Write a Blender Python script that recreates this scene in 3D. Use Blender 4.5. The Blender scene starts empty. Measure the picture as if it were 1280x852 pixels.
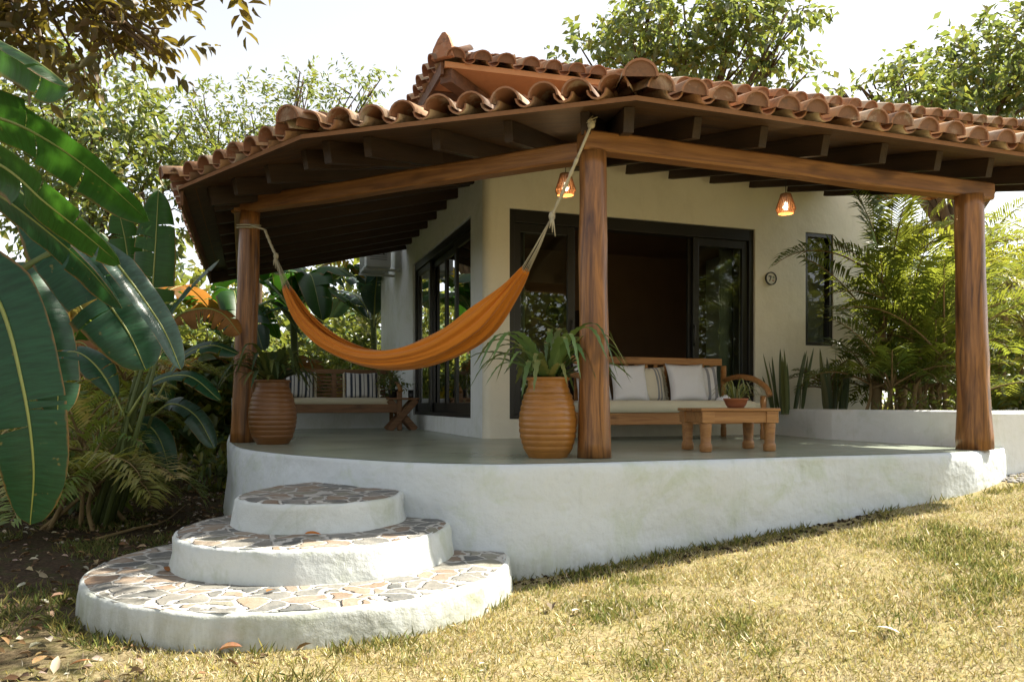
import bpy, math, random
import numpy as np
from mathutils import Vector, Matrix, noise
from mathutils.geometry import tessellate_polygon

random.seed(7)
RNG = np.random.default_rng(11)
scene = bpy.context.scene
col = scene.collection
R = math.radians

# ------------------------------------------------------------------ camera, sky, sun
# the camera stands at the origin looking along +Y; the ground lies about 1.2 m below it
cam_d = bpy.data.cameras.new('camera')
cam = bpy.data.objects.new('camera', cam_d)
col.objects.link(cam)
cam.location = (0, 0, 0)
cam.rotation_euler = (R(90), 0, 0)
cam_d.sensor_width = 36
cam_d.lens = 26.83
cam_d.shift_y = (504 - 426) / 1280
cam_d.clip_start = 0.05
cam_d.clip_end = 2000
scene.camera = cam

SUN_AZ, SUN_EL = R(20.5), R(52)          # azimuth measured from +X towards +Y
SUN = Vector((math.cos(SUN_AZ) * math.cos(SUN_EL), math.sin(SUN_AZ) * math.cos(SUN_EL), math.sin(SUN_EL)))
world = bpy.data.worlds.new('World')
scene.world = world
world.use_nodes = True
wn = world.node_tree.nodes
wl = world.node_tree.links
wn.clear()
w_out = wn.new('ShaderNodeOutputWorld')
w_bg = wn.new('ShaderNodeBackground')
w_sky = wn.new('ShaderNodeTexSky')
w_sky.sky_type = 'NISHITA'
w_sky.sun_disc = False
w_sky.sun_elevation = SUN_EL
w_sky.sun_rotation = R(90) - SUN_AZ
w_sky.air_density = 1.0
w_sky.dust_density = 0.8
w_sky.ozone_density = 1.0
w_hsv = wn.new('ShaderNodeHueSaturation')
w_hsv.inputs['Saturation'].default_value = 0.22
wl.new(w_sky.outputs[0], w_hsv.inputs['Color'])
wl.new(w_hsv.outputs[0], w_bg.inputs['Color'])
w_bg.inputs['Strength'].default_value = 0.095
wl.new(w_bg.outputs[0], w_out.inputs['Surface'])

sun_d = bpy.data.lights.new('sun', 'SUN')
sun_d.energy = 5.0
sun_d.angle = R(0.55)
sun_d.color = (1.0, 0.93, 0.80)
sun = bpy.data.objects.new('sun', sun_d)
col.objects.link(sun)
sun.location = (20, 10, 30)
sun.rotation_euler = (-SUN).to_track_quat('-Z', 'Y').to_euler()

scene.view_settings.view_transform = 'Standard'
scene.view_settings.look = 'None'
scene.view_settings.gamma = 1
scene.view_settings.exposure = 1.6
scene.view_settings.use_curve_mapping = False

# ------------------------------------------------------------------ helpers
F = 954.0
def at(px, py, Y):
    """a point at depth Y seen at that pixel of the 1280 wide photograph"""
    return Vector(((px - 640) / F * Y, Y, (504 - py) / F * Y))

C0 = Vector((-0.318, 8.9, 0))
UX = Vector((0.9455, 0.3256, 0))
VX = Vector((-0.3256, 0.9455, 0))
ANG = math.atan2(0.3256, 0.9455)
def P(u, v, z=0.0):
    p = C0 + UX * u + VX * v
    return Vector((p.x, p.y, z))
DECK = -0.412

def smooth(a, b, x):
    t = min(1, max(0, (x - a) / (b - a)))
    return t * t * (3 - 2 * t)

def ground_z(x, y):
    q = 0.9455 * x + 0.3256 * (y - 5.2)
    z = -1.19 + 0.1 * max(0.0, min(q, 7.0))
    z += 0.02 * noise.noise((x * 0.7, y * 0.7, 3.1))
    z += 0.03 * smooth(-2.5, -5, x)
    return z

class MB:
    """collects geometry and links it as ONE mesh object"""
    def __init__(s):
        s.v = []; s.f = []; s.t = []; s.uv = {}; s.mi = {}; s.sm = {}
    def vert(s, p):
        s.v.append((p[0], p[1], p[2])); return len(s.v) - 1
    def face(s, idx, tint=None, uv=None, mi=0, sm=None):
        s.f.append(tuple(idx)); s.t.append(tint or (1, 1, 1))
        k = len(s.f) - 1
        if uv: s.uv[k] = uv
        if mi: s.mi[k] = mi
        if sm is not None: s.sm[k] = sm
    def poly(s, pts, **k):
        s.face([s.vert(p) for p in pts], **k)
    def box(s, c, size, M=None, tint=None, mi=0):
        M = M or Matrix.Identity(3)
        c = Vector(c); hx, hy, hz = size[0] / 2, size[1] / 2, size[2] / 2
        i = [s.vert(c + M @ Vector((sx * hx, sy * hy, sz * hz))) for sz in (-1, 1) for sy in (-1, 1) for sx in (-1, 1)]
        for q in ((0, 2, 3, 1), (4, 5, 7, 6), (0, 1, 5, 4), (2, 6, 7, 3), (0, 4, 6, 2), (1, 3, 7, 5)):
            s.face([i[k] for k in q], tint=tint, mi=mi)
    def bar(s, a, b, w, h, up=(0, 0, 1), tint=None, mi=0):
        a = Vector(a); b = Vector(b); d = (b - a); L = d.length; d.normalize()
        up = Vector(up); x = d.cross(up)
        if x.length < 1e-5: x = d.cross(Vector((1, 0, 0)))
        x.normalize(); z = x.cross(d)
        M = Matrix((x, d, z)).transposed()
        s.box((a + b) / 2, (w, L, h), M, tint, mi)
    def tube(s, pts, rad, n=8, cap=True, tint=None, mi=0, wob=0.0):
        pts = [Vector(p) for p in pts]
        if not hasattr(rad, '__len__'): rad = [rad] * len(pts)
        rings = []; prev = None
        for i, p in enumerate(pts):
            d = (pts[min(i + 1, len(pts) - 1)] - pts[max(i - 1, 0)])
            d.normalize()
            if prev is None:
                x = d.cross(Vector((0.13, 0.31, 1)))
                if x.length < 0.2: x = d.cross(Vector((1, 0.1, 0)))
            else:
                x = prev - d * prev.dot(d)
            x.normalize(); prev = x; y = d.cross(x)
            ring = []
            for k in range(n):
                a = 2 * math.pi * k / n
                r = rad[i]
                if wob: r *= 1 + wob * noise.noise((p.x * 3 + math.cos(a), p.y * 3 + math.sin(a), p.z * 2.2))
                ring.append(s.vert(p + x * (r * math.cos(a)) + y * (r * math.sin(a))))
            rings.append(ring)
        for a, b in zip(rings, rings[1:]):
            for k in range(n):
                s.face((a[k], a[(k + 1) % n], b[(k + 1) % n], b[k]), tint=tint, mi=mi, sm=True)
        if cap:
            s.face(rings[0][::-1], tint=tint, mi=mi); s.face(rings[-1], tint=tint, mi=mi)
    def lathe(s, prof, c, n=32, tint=None, mi=0, cap=True, sm=True):
        c = Vector(c); rings = []
        for r, z in prof:
            rings.append([s.vert(c + Vector((r * math.cos(2 * math.pi * k / n), r * math.sin(2 * math.pi * k / n), z))) for k in range(n)])
        for a, b in zip(rings, rings[1:]):
            for k in range(n):
                s.face((a[k], a[(k + 1) % n], b[(k + 1) % n], b[k]), tint=tint, mi=mi, sm=sm)
        if cap:
            s.face(rings[0][::-1], tint=tint, mi=mi); s.face(rings[-1], tint=tint, mi=mi)
    def fill(s, pts, tint=None, flip=False):
        tris = tessellate_polygon([[Vector(p) for p in pts]])
        i = [s.vert(p) for p in pts]
        for t in tris:
            q = [i[k] for k in t]
            a, b, c = (Vector(s.v[k]) for k in q)
            if ((b - a).cross(c - a).z < 0) != flip: q = q[::-1]
            s.face(q, tint=tint)
    def build(s, name, mat, parent=None, smooth=False, bevel=0, local=False, off=None):
        me = bpy.data.meshes.new(name)
        o_ = Vector((0, 0, 0))
        if parent is not None and not local:
            o_ = ROOT.get(parent.name, Vector((0, 0, 0)))
        if off is not None: o_ = Vector(off)
        me.from_pydata([(v[0] - o_.x, v[1] - o_.y, v[2] - o_.z) for v in s.v], [], s.f)
        mats = mat if isinstance(mat, (list, tuple)) else [mat]
        for m in mats: me.materials.append(m)
        nf = len(me.polygons)
        sm = np.full(nf, smooth)
        for k, q in s.sm.items(): sm[k] = q
        me.polygons.foreach_set('use_smooth', sm)
        if s.mi:
            mi = np.zeros(nf, dtype=np.int32)
            for k, q in s.mi.items(): mi[k] = q
            me.polygons.foreach_set('material_index', mi)
        if any(t != (1, 1, 1) for t in s.t):
            at_ = me.color_attributes.new('tint', 'FLOAT_COLOR', 'CORNER')
            cnt = np.array([len(f) for f in s.f])
            cols = np.repeat(np.array([(*t, 1) for t in s.t], dtype=np.float32), cnt, axis=0)
            at_.data.foreach_set('color', cols.ravel())
        if s.uv:
            ul = me.uv_layers.new(name='UVMap')
            arr = []
            for k, f in enumerate(s.f):
                arr.extend(s.uv.get(k, [(0, 0)] * len(f)))
            ul.data.foreach_set('uv', np.array(arr, dtype=np.float32).ravel())
        me.update()
        o = bpy.data.objects.new(name, me)
        col.objects.link(o)
        if parent is not None:
            o.parent = parent
            if not local: ROOT[o.name] = o_
        elif off is not None:
            o.location = o_
        if bevel:
            m = o.modifiers.new('bevel', 'BEVEL'); m.width = bevel; m.segments = 2; m.limit_method = 'ANGLE'; m.angle_limit = R(40)
        return o
ROOT = {}
def tag(o, label=None, cat=None, group=None, kind=None):
    if label: o['label'] = label
    if cat: o['category'] = cat
    if group: o['group'] = group
    if kind: o['kind'] = kind
    return o
def thing(name, label, cat, loc=(0, 0, 0), rz=0, group=None):
    o = bpy.data.objects.new(name, None)
    col.objects.link(o)
    o.empty_display_size = 0.1
    o.location = loc
    o.rotation_euler = (0, 0, rz)
    ROOT[o.name] = Vector(loc)
    return tag(o, label, cat, group)
def dup(root, loc, rz=0, label=None, group=None, scale=None):
    r = root.copy(); col.objects.link(r); r.location = loc; r.rotation_euler = (0, 0, rz)
    if scale: r.scale = (scale,) * 3
    if label: r['label'] = label
    if group: r['group'] = group
    for ch in list(root.children):
        c = ch.copy(); col.objects.link(c); c.parent = r
        for g in list(ch.children):
            d = g.copy(); col.objects.link(d); d.parent = c
    return r
def rotz(a): return Matrix.Rotation(a, 3, 'Z')
def cr(pts, n):
    """Catmull-Rom through pts, n samples per span"""
    pts = [Vector(p) for p in pts]; out = []
    e = [pts[0] * 2 - pts[1]] + pts + [pts[-1] * 2 - pts[-2]]
    for i in range(1, len(e) - 2):
        p0, p1, p2, p3 = e[i - 1:i + 3]
        for k in range(n):
            t = k / n
            out.append(0.5 * ((2 * p1) + (p2 - p0) * t + (2 * p0 - 5 * p1 + 4 * p2 - p3) * t * t + (3 * p1 - p0 - 3 * p2 + p3) * t ** 3))
    out.append(pts[-1]); return out

# ------------------------------------------------------------------ materials
class N:
    def __init__(s, name):
        s.m = bpy.data.materials.new(name); s.m.use_nodes = True
        s.n = s.m.node_tree.nodes; s.l = s.m.node_tree.links; s.n.clear()
        s.out = s.n.new('ShaderNodeOutputMaterial')
    def new(s, t, **k):
        x = s.n.new(t)
        for a, b in k.items(): setattr(x, a, b)
        return x
    def link(s, a, b): s.l.new(a, b)
    def val(s, sock, v):
        if hasattr(v, 'is_output'): s.link(v, sock)
        else:
            if isinstance(v, (tuple, list)) and len(v) == 3 and sock.type == 'RGBA': v = (*v, 1)
            sock.default_value = v
    def coord(s, kind='Object', scale=(1, 1, 1), rot=(0, 0, 0)):
        if kind == 'World':
            c = s.new('ShaderNodeNewGeometry').outputs['Position']
        else:
            c = s.new('ShaderNodeTexCoord').outputs[kind]
        mp = s.new('ShaderNodeMapping'); s.link(c, mp.inputs[0])
        mp.inputs['Scale'].default_value = scale; mp.inputs['Rotation'].default_value = rot
        return mp.outputs[0]
    def noise(s, vec, scale, detail=4, rough=0.55, dist=0.0):
        x = s.new('ShaderNodeTexNoise'); s.link(vec, x.inputs['Vector'])
        x.inputs['Scale'].default_value = scale; x.inputs['Detail'].default_value = detail
        x.inputs['Roughness'].default_value = rough; x.inputs['Distortion'].default_value = dist
        return x.outputs['Fac']
    def ramp(s, fac, stops, interp='LINEAR'):
        x = s.new('ShaderNodeValToRGB'); s.link(fac, x.inputs[0]); x.color_ramp.interpolation = interp
        el = x.color_ramp.elements
        while len(el) < len(stops): el.new(0.5)
        for e, (p, c) in zip(el, stops):
            e.position = p; e.color = (*c, 1) if len(c) == 3 else c
        return x.outputs[0]
    def mix(s, fac, a, b, mode='MIX'):
        x = s.new('ShaderNodeMix', data_type='RGBA', blend_type=mode)
        s.val(x.inputs[0], fac); s.val(x.inputs[6], a); s.val(x.inputs[7], b)
        return x.outputs[2]
    def math(s, op, a, b=0.5, clamp=False):
        x = s.new('ShaderNodeMath', operation=op); x.use_clamp = clamp
        s.val(x.inputs[0], a); s.val(x.inputs[1], b); return x.outputs[0]
    def bump(s, h, strength=0.3, dist=0.02):
        x = s.new('ShaderNodeBump'); s.link(h, x.inputs['Height'])
        x.inputs['Strength'].default_value = strength; x.inputs['Distance'].default_value = dist
        return x.outputs[0]
    def attr(s, name='tint'):
        x = s.new('ShaderNodeAttribute'); x.attribute_name = name; return x.outputs['Color']
    def bsdf(s, base, rough=0.6, spec=0.5, normal=None, metal=0.0, sheen=0.0, coat=0.0):
        x = s.new('ShaderNodeBsdfPrincipled')
        s.val(x.inputs['Base Color'], base); s.val(x.inputs['Roughness'], rough)
        x.inputs['Specular IOR Level'].default_value = spec; x.inputs['Metallic'].default_value = metal
        x.inputs['Sheen Weight'].default_value = sheen; x.inputs['Coat Weight'].default_value = coat
        if normal is not None: s.link(normal, x.inputs['Normal'])
        return x
    def done(s, b):
        s.link(b.outputs[0] if hasattr(b, 'outputs') else b, s.out.inputs['Surface']); return s.m

def m_plaster(name, base, stain=(0.42, 0.46, 0.34), amt=0.5, bscale=1.0, dirt_z=None):
    n = N(name); c = n.coord('World')
    big = n.noise(c, 1.3, 5, 0.6)
    fine = n.noise(c, 14, 6, 0.65)
    st = n.ramp(n.noise(c, 2.1, 6, 0.7, 0.6), [(0.5, (0, 0, 0)), (0.72, (1, 1, 1))])
    k = n.mix(n.math('MULTIPLY', st, amt), base, stain)
    k = n.mix(n.math('MULTIPLY', n.ramp(big, [(0.35, (0, 0, 0)), (0.75, (1, 1, 1))]), 0.25), k, tuple(x * 0.8 for x in base))
    sp = n.ramp(n.noise(c, 60, 3, 0.6), [(0.66, (0, 0, 0)), (0.74, (1, 1, 1))])
    k = n.mix(n.math('MULTIPLY', sp, 0.22), k, (0.25, 0.24, 0.2))
    if dirt_z:
        z0, z1 = dirt_z
        sx = n.new('ShaderNodeSeparateXYZ'); n.link(c, sx.inputs[0])
        g = n.new('ShaderNodeMapRange'); n.link(sx.outputs[2], g.inputs[0])
        g.inputs[1].default_value = z0; g.inputs[2].default_value = z1; g.inputs[3].default_value = 1; g.inputs[4].default_value = 0
        s2 = n.noise(n.coord('World', (9, 9, 1.2)), 1.0, 5, 0.7)
        f = n.math('MULTIPLY', g.outputs[0], n.ramp(s2, [(0.25, (0, 0, 0)), (0.58, (1, 1, 1))]))
        k = n.mix(n.math('MULTIPLY', f, 0.9), k, (0.22, 0.21, 0.13))
    dr = n.ramp(n.noise(n.coord('World', (7, 7, 0.7)), 1.0, 5, 0.7), [(0.55, (0, 0, 0)), (0.75, (1, 1, 1))])
    k = n.mix(n.math('MULTIPLY', dr, amt * 0.35), k, tuple(x * 0.62 for x in stain))
    pt = n.ramp(n.noise(c, 0.8, 7, 0.75, 0.8), [(0.46, (0, 0, 0)), (0.56, (1, 1, 1))])
    k = n.mix(n.math('MULTIPLY', pt, amt * 0.28), k, tuple(x * 0.88 for x in base))
    h = n.math('ADD', n.math('MULTIPLY', n.noise(c, 3.2, 3, 0.5), 2.2), n.math('MULTIPLY', fine, 0.5))
    return n.done(n.bsdf(k, 0.85, 0.25, n.bump(h, 0.35 * bscale, 0.03)))

def m_wood(name, dark, light, scale=1.0, axis='X', rough=0.45, knots=True, kind='Object', coat=0.0, spec=0.4):
    n = N(name)
    sc = {'X': (0.6, 9, 9), 'Y': (9, 0.6, 9), 'Z': (9, 9, 0.6)}[axis]
    c = n.coord(kind, tuple(x * scale for x in sc))
    g = n.noise(c, 1.6, 6, 0.62, 1.1)
    fine = n.noise(n.coord(kind, tuple(x * scale * 5 for x in sc)), 2.0, 3, 0.6)
    k = n.ramp(g, [(0.28, dark), (0.5, tuple((a + b) / 2 for a, b in zip(dark, light))), (0.72, light)])
    k = n.mix(n.math('MULTIPLY', fine, 0.45), k, dark)
    if knots:
        kn = n.ramp(n.noise(n.coord(kind, tuple(x * scale for x in {'X': (1.6, 5, 5), 'Y': (5, 1.6, 5), 'Z': (5, 5, 1.6)}[axis])), 1.1, 2, 0.4), [(0.62, (0, 0, 0)), (0.74, (1, 1, 1))])
        k = n.mix(n.math('MULTIPLY', kn, 0.7), k, tuple(x * 0.35 for x in dark))
    return n.done(n.bsdf(k, rough, spec, n.bump(n.math('ADD', g, fine), 0.25, 0.01), coat=coat))

def m_leaf(name, trans=0.35, rough=0.42, tcol=(0.45, 0.42, 0.05), mul=1.0, spec=0.5):
    n = N(name); a = n.attr()
    if mul != 1.0: a = n.mix(1.0, a, (mul, mul, mul), 'MULTIPLY')
    c = n.coord('World')
    k = n.mix(n.math('MULTIPLY', n.noise(c, 9, 3), 0.2), a, tuple((0.10, 0.075, 0.02)))
    b = n.bsdf(k, rough, spec)
    t = n.new('ShaderNodeBsdfTranslucent')
    n.link(n.mix(0.55, a, tcol), t.inputs[0])
    x = n.new('ShaderNodeMixShader'); x.inputs[0].default_value = trans
    n.link(b.outputs[0], x.inputs[1]); n.link(t.outputs[0], x.inputs[2])
    return n.done(x)

def m_banana(name, top, tcol, trans=0.4, rough=0.35, brown=0.0):
    n = N(name)
    uv = n.new('ShaderNodeTexCoord').outputs['UV']
    sp = n.new('ShaderNodeSeparateXYZ'); n.link(uv, sp.inputs[0])
    mp = n.new('ShaderNodeMapping'); n.link(uv, mp.inputs[0]); mp.inputs['Scale'].default_value = (1.2, 55, 1)
    v1 = n.noise(mp.outputs[0], 1.0, 3, 0.6)
    mp2 = n.new('ShaderNodeMapping'); n.link(uv, mp2.inputs[0]); mp2.inputs['Scale'].default_value = (2.5, 7, 1)
    v2 = n.noise(mp2.outputs[0], 1.0, 4, 0.6)
    k = n.mix(n.ramp(v1, [(0.35, (0, 0, 0)), (0.65, (1, 1, 1))]), tuple(x * 0.7 for x in top), tuple(x * 1.35 for x in top))
    k = n.mix(n.math('MULTIPLY', v2, 0.3), k, (top[0] * 1.6 + .02, top[1] * 1.2, top[2] * 0.6))
    e = n.math('ABSOLUTE', sp.outputs[0], 0)
    edge = n.ramp(n.math('ADD', e, n.math('MULTIPLY', n.math('SUBTRACT', v2, 0.5), 0.25)), [(0.97 - brown, (0, 0, 0)), (1.04 - brown * 0.5, (1, 1, 1))])
    k = n.mix(edge, k, (0.20, 0.11, 0.035))
    sp2 = n.ramp(n.noise(n.coord('World'), 28, 2, 0.5), [(0.70, (0, 0, 0)), (0.76, (1, 1, 1))])
    k = n.mix(n.math('MULTIPLY', sp2, 0.5), k, (0.25, 0.18, 0.05))
    b = n.bsdf(k, rough, 0.36, n.bump(v1, 0.35, 0.006))
    t = n.new('ShaderNodeBsdfTranslucent'); n.link(n.mix(0.6, k, tcol), t.inputs[0])
    x = n.new('ShaderNodeMixShader'); x.inputs[0].default_value = trans
    n.link(b.outputs[0], x.inputs[1]); n.link(t.outputs[0], x.inputs[2])
    return n.done(x)

def m_plain(name, c, rough=0.5, spec=0.5, var=0.2, sc=8, bump=0.1, metal=0, kind='Object', sheen=0.0):
    n = N(name); co = n.coord(kind)
    g = n.noise(co, sc, 5, 0.6)
    k = n.mix(n.math('MULTIPLY', g, var * 2), c, tuple(x * 0.55 for x in c))
    return n.done(n.bsdf(k, rough, spec, n.bump(g, bump, 0.01), metal, sheen))

def m_fabric(name, c, kind='Object', var=0.12):
    n = N(name); co = n.coord(kind)
    w1 = n.new('ShaderNodeTexWave'); n.link(co, w1.inputs[0]); w1.inputs['Scale'].default_value = 120; w1.bands_direction = 'X'
    w2 = n.new('ShaderNodeTexWave'); n.link(co, w2.inputs[0]); w2.inputs['Scale'].default_value = 120; w2.bands_direction = 'Z'
    h = n.math('ADD', w1.outputs[1], w2.outputs[1])
    g = n.noise(co, 7, 4)
    k = n.mix(n.math('MULTIPLY', g, var * 2), c, tuple(x * 0.6 for x in c))
    hh = n.math('ADD', n.math('MULTIPLY', h, 0.12), n.noise(co, 11, 3))
    return n.done(n.bsdf(k, 0.9, 0.15, n.bump(hh, 0.3, 0.02), sheen=0.2))

def m_stripes(name, base, stripe, stops):
    """upright stripes across a pillow (Generated x)"""
    n = N(name); c = n.new('ShaderNodeTexCoord').outputs['Generated']
    sp = n.new('ShaderNodeSeparateXYZ'); n.link(c, sp.inputs[0])
    x = n.math('ADD', sp.outputs[0], n.math('MULTIPLY', n.noise(n.coord('Object'), 12, 2), 0.012))
    st = [(0.0, base)]
    for a, b in stops: st += [(a, stripe), (b, base)]
    k = n.ramp(x, st, 'CONSTANT')
    g = n.noise(n.coord('Object'), 10, 4)
    k = n.mix(n.math('MULTIPLY', g, 0.3), k, n.mix(0.5, k, (0.1, 0.1, 0.1)))
    return n.done(n.bsdf(k, 0.9, 0.15, n.bump(g, 0.3, 0.02), sheen=0.2))

def m_glass():
    n = N('pane_glass')
    fr = n.new('ShaderNodeFresnel'); fr.inputs[0].default_value = 1.52
    f = n.math('MULTIPLY', fr.outputs[0], 1.9, True)
    t = n.new('ShaderNodeBsdfTransparent'); t.inputs[0].default_value = (0.72, 0.78, 0.74, 1)
    g = n.new('ShaderNodeBsdfGlossy'); g.inputs['Roughness'].default_value = 0.008
    n.link(n.bump(n.noise(n.coord('Object'), 1.6, 1), 0.02, 0.05), g.inputs['Normal'])
    x = n.new('ShaderNodeMixShader'); n.link(f, x.inputs[0])
    n.link(t.outputs[0], x.inputs[1]); n.link(g.outputs[0], x.inputs[2])
    return n.done(x)

def m_tile():
    n = N('clay_tile'); c = n.coord('World'); a = n.attr()
    g = n.noise(c, 6, 6, 0.65)
    k = n.mix(n.math('MULTIPLY', g, 0.35), a, (0.30, 0.15, 0.09))
    li = n.ramp(n.noise(c, 3.3, 6, 0.7, 0.4), [(0.55, (0, 0, 0)), (0.68, (1, 1, 1))])
    k = n.mix(n.math('MULTIPLY', li, 0.55), k, (0.52, 0.46, 0.38))
    dk = n.ramp(n.noise(c, 9, 4, 0.7), [(0.54, (0, 0, 0)), (0.68, (1, 1, 1))])
    k = n.mix(n.math('MULTIPLY', dk, 0.6), k, (0.09, 0.065, 0.05))
    return n.done(n.bsdf(k, 0.8, 0.3, n.bump(n.noise(c, 40, 4), 0.25, 0.006)))

def m_paving():
    n = N('crazy_paving'); c = n.coord('World', (1, 1, 0))
    wob = n.new('ShaderNodeTexNoise'); n.link(c, wob.inputs['Vector']); wob.inputs['Scale'].default_value = 5; wob.inputs['Detail'].default_value = 4
    vm = n.new('ShaderNodeVectorMath', operation='MULTIPLY_ADD'); n.link(wob.outputs['Color'], vm.inputs[0]); vm.inputs[1].default_value = (0.22, 0.22, 0); n.link(c, vm.inputs[2])
    v = n.new('ShaderNodeTexVoronoi'); n.link(vm.outputs[0], v.inputs['Vector']); v.inputs['Scale'].default_value = 6.3; v.inputs['Randomness'].default_value = 0.9
    d = n.new('ShaderNodeTexVoronoi', feature='DISTANCE_TO_EDGE'); n.link(vm.outputs[0], d.inputs['Vector']); d.inputs['Scale'].default_value = 6.3; d.inputs['Randomness'].default_value = 0.9
    sp = n.new('ShaderNodeSeparateColor'); n.link(v.outputs['Color'], sp.inputs[0])
    k = n.ramp(sp.outputs[0], [(0.0, (0.12, 0.125, 0.12)), (0.18, (0.24, 0.17, 0.115)), (0.34, (0.17, 0.165, 0.14)), (0.5, (0.29, 0.21, 0.14)), (0.64, (0.10, 0.105, 0.10)), (0.75, (0.24, 0.23, 0.17)), (0.88, (0.25, 0.16, 0.10)), (0.94, (0.20, 0.19, 0.165))], 'CONSTANT')
    g = n.noise(n.coord('World'), 17, 5, 0.65)
    k = n.mix(n.math('MULTIPLY', g, 0.7), k, n.mix(0.5, k, (0.06, 0.055, 0.05)))
    k = n.mix(n.math('MULTIPLY', n.ramp(n.noise(n.coord('World'), 4, 6, 0.7), [(0.42, (0, 0, 0)), (0.62, (1, 1, 1))]), 0.55), k, (0.32, 0.30, 0.26))
    gf = n.ramp(n.math('ADD', d.outputs['Distance'], n.math('MULTIPLY', n.math('SUBTRACT', n.noise(n.coord('World'), 25, 3), 0.5), 0.05)), [(0.04, (1, 1, 1)), (0.075, (0, 0, 0))])
    k2 = n.mix(n.math('MULTIPLY', g, 0.35), (0.50, 0.48, 0.44), (0.24, 0.23, 0.20))
    k = n.mix(gf, k, k2)
    h = n.math('ADD', n.math('MULTIPLY', n.math('SUBTRACT', 1.0, gf), 1.0), n.math('MULTIPLY', g, 0.5))
    return n.done(n.bsdf(k, 0.65, 0.4, n.bump(h, 0.9, 0.03)))

def m_ground():
    n = N('lawn_soil'); c = n.coord('World')
    sp = n.new('ShaderNodeSeparateXYZ'); n.link(c, sp.inputs[0])
    big = n.noise(c, 0.9, 5, 0.6)
    x = n.math('ADD', sp.outputs[0], n.math('MULTIPLY', n.math('SUBTRACT', big, 0.5), 2.5))
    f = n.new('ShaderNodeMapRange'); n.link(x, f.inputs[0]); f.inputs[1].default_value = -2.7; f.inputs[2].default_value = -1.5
    fine = n.noise(c, 38, 5, 0.7)
    mid = n.noise(c, 6, 5, 0.65)
    grass = n.ramp(fine, [(0.3, (0.10, 0.075, 0.035)), (0.5, (0.26, 0.21, 0.11)), (0.7, (0.42, 0.36, 0.22))])
    grass = n.mix(n.math('MULTIPLY', n.ramp(mid, [(0.45, (0, 0, 0)), (0.65, (1, 1, 1))]), 0.5), grass, (0.2, 0.19, 0.05))
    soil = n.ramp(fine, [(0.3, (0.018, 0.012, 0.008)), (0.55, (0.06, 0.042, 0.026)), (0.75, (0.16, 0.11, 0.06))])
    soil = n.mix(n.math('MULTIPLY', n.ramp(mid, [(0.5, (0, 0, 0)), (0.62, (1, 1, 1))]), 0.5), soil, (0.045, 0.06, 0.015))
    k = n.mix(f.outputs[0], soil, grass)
    return n.done(n.bsdf(k, 0.95, 0.1, n.bump(n.math('ADD', fine, mid), 0.6, 0.03)))

def m_floor():
    n = N('polished_concrete'); c = n.coord('World')
    g = n.noise(c, 0.9, 4, 0.55, 0.5); f = n.noise(c, 4, 4, 0.55)
    k = n.ramp(g, [(0.25, (0.26, 0.31, 0.235)), (0.5, (0.34, 0.385, 0.30)), (0.75, (0.41, 0.445, 0.36))])
    k = n.mix(n.math('MULTIPLY', f, 0.25), k, (0.22, 0.24, 0.19))
    r = n.ramp(g, [(0.2, (0.22, 0.22, 0.22)), (0.8, (0.28, 0.28, 0.28))])
    return n.done(n.bsdf(k, r, 0.5, n.bump(f, 0.02, 0.01)))

M = {}
M['white'] = m_plaster('white_plaster', (0.79, 0.81, 0.81), (0.50, 0.54, 0.40), 0.55, 1.2)
M['deckwhite'] = m_plaster('whitewash', (0.62, 0.66, 0.685), (0.45, 0.52, 0.37), 0.75, 1.7, (-1.25, -0.98))
M['step_white'] = m_plaster('step_whitewash', (0.60, 0.63, 0.62), (0.36, 0.40, 0.27), 0.9, 2.0, (-1.25, -0.92))
M['wall'] = m_plaster('warm_lit_plaster', (0.77, 0.73, 0.60), (0.55, 0.50, 0.36), 0.3, 0.9)  # warm bounce light put into the base colour; side wall has the same paint
M['orange'] = m_plaster('terracotta_plaster', (0.60, 0.29, 0.14), (0.46, 0.20, 0.09), 0.5, 0.8)
M['floor'] = m_floor()
M['paving'] = m_paving()
M['ground'] = m_ground()
M['tile'] = m_tile()
M['mortar'] = m_plain('mortar', (0.30, 0.15, 0.075), 0.9, 0.2, 0.4, 14, 0.4, kind='World')
M['post'] = m_wood('post_log', (0.055, 0.018, 0.007), (0.50, 0.22, 0.06), 1.3, 'Z', 0.36, True, 'World', coat=0.1)
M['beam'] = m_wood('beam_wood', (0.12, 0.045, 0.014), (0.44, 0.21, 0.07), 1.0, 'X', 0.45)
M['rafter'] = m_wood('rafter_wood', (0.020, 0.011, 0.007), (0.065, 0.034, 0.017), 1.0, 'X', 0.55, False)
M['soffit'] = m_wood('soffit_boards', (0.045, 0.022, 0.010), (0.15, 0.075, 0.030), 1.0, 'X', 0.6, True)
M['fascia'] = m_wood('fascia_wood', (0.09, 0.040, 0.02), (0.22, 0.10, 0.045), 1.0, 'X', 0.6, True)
M['teak'] = m_wood('teak', (0.24, 0.10, 0.03), (0.50, 0.26, 0.09), 1.6, 'X', 0.42)
M['darkteak'] = m_wood('dark_teak', (0.12, 0.055, 0.02), (0.28, 0.14, 0.06), 1.6, 'X', 0.45)
M['frame'] = m_plain('dark_frame', (0.016, 0.015, 0.013), 0.35, 0.5, 0.2, 20, 0.05)
M['glass'] = m_glass()
M['dark'] = m_plain('interior_brown', (0.24, 0.14, 0.08), 0.7, 0.3, 0.3, 3)
M['hang'] = m_plain('woven_dark', (0.05, 0.036, 0.025), 0.8, 0.2, 0.4, 30, 0.4)
M['curtain'] = m_fabric('curtain_cloth', (0.55, 0.57, 0.50))
M['clay'] = m_plain('glazed_clay', (0.43, 0.178, 0.032), 0.34, 0.55, 0.6, 7, 0.3)
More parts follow.
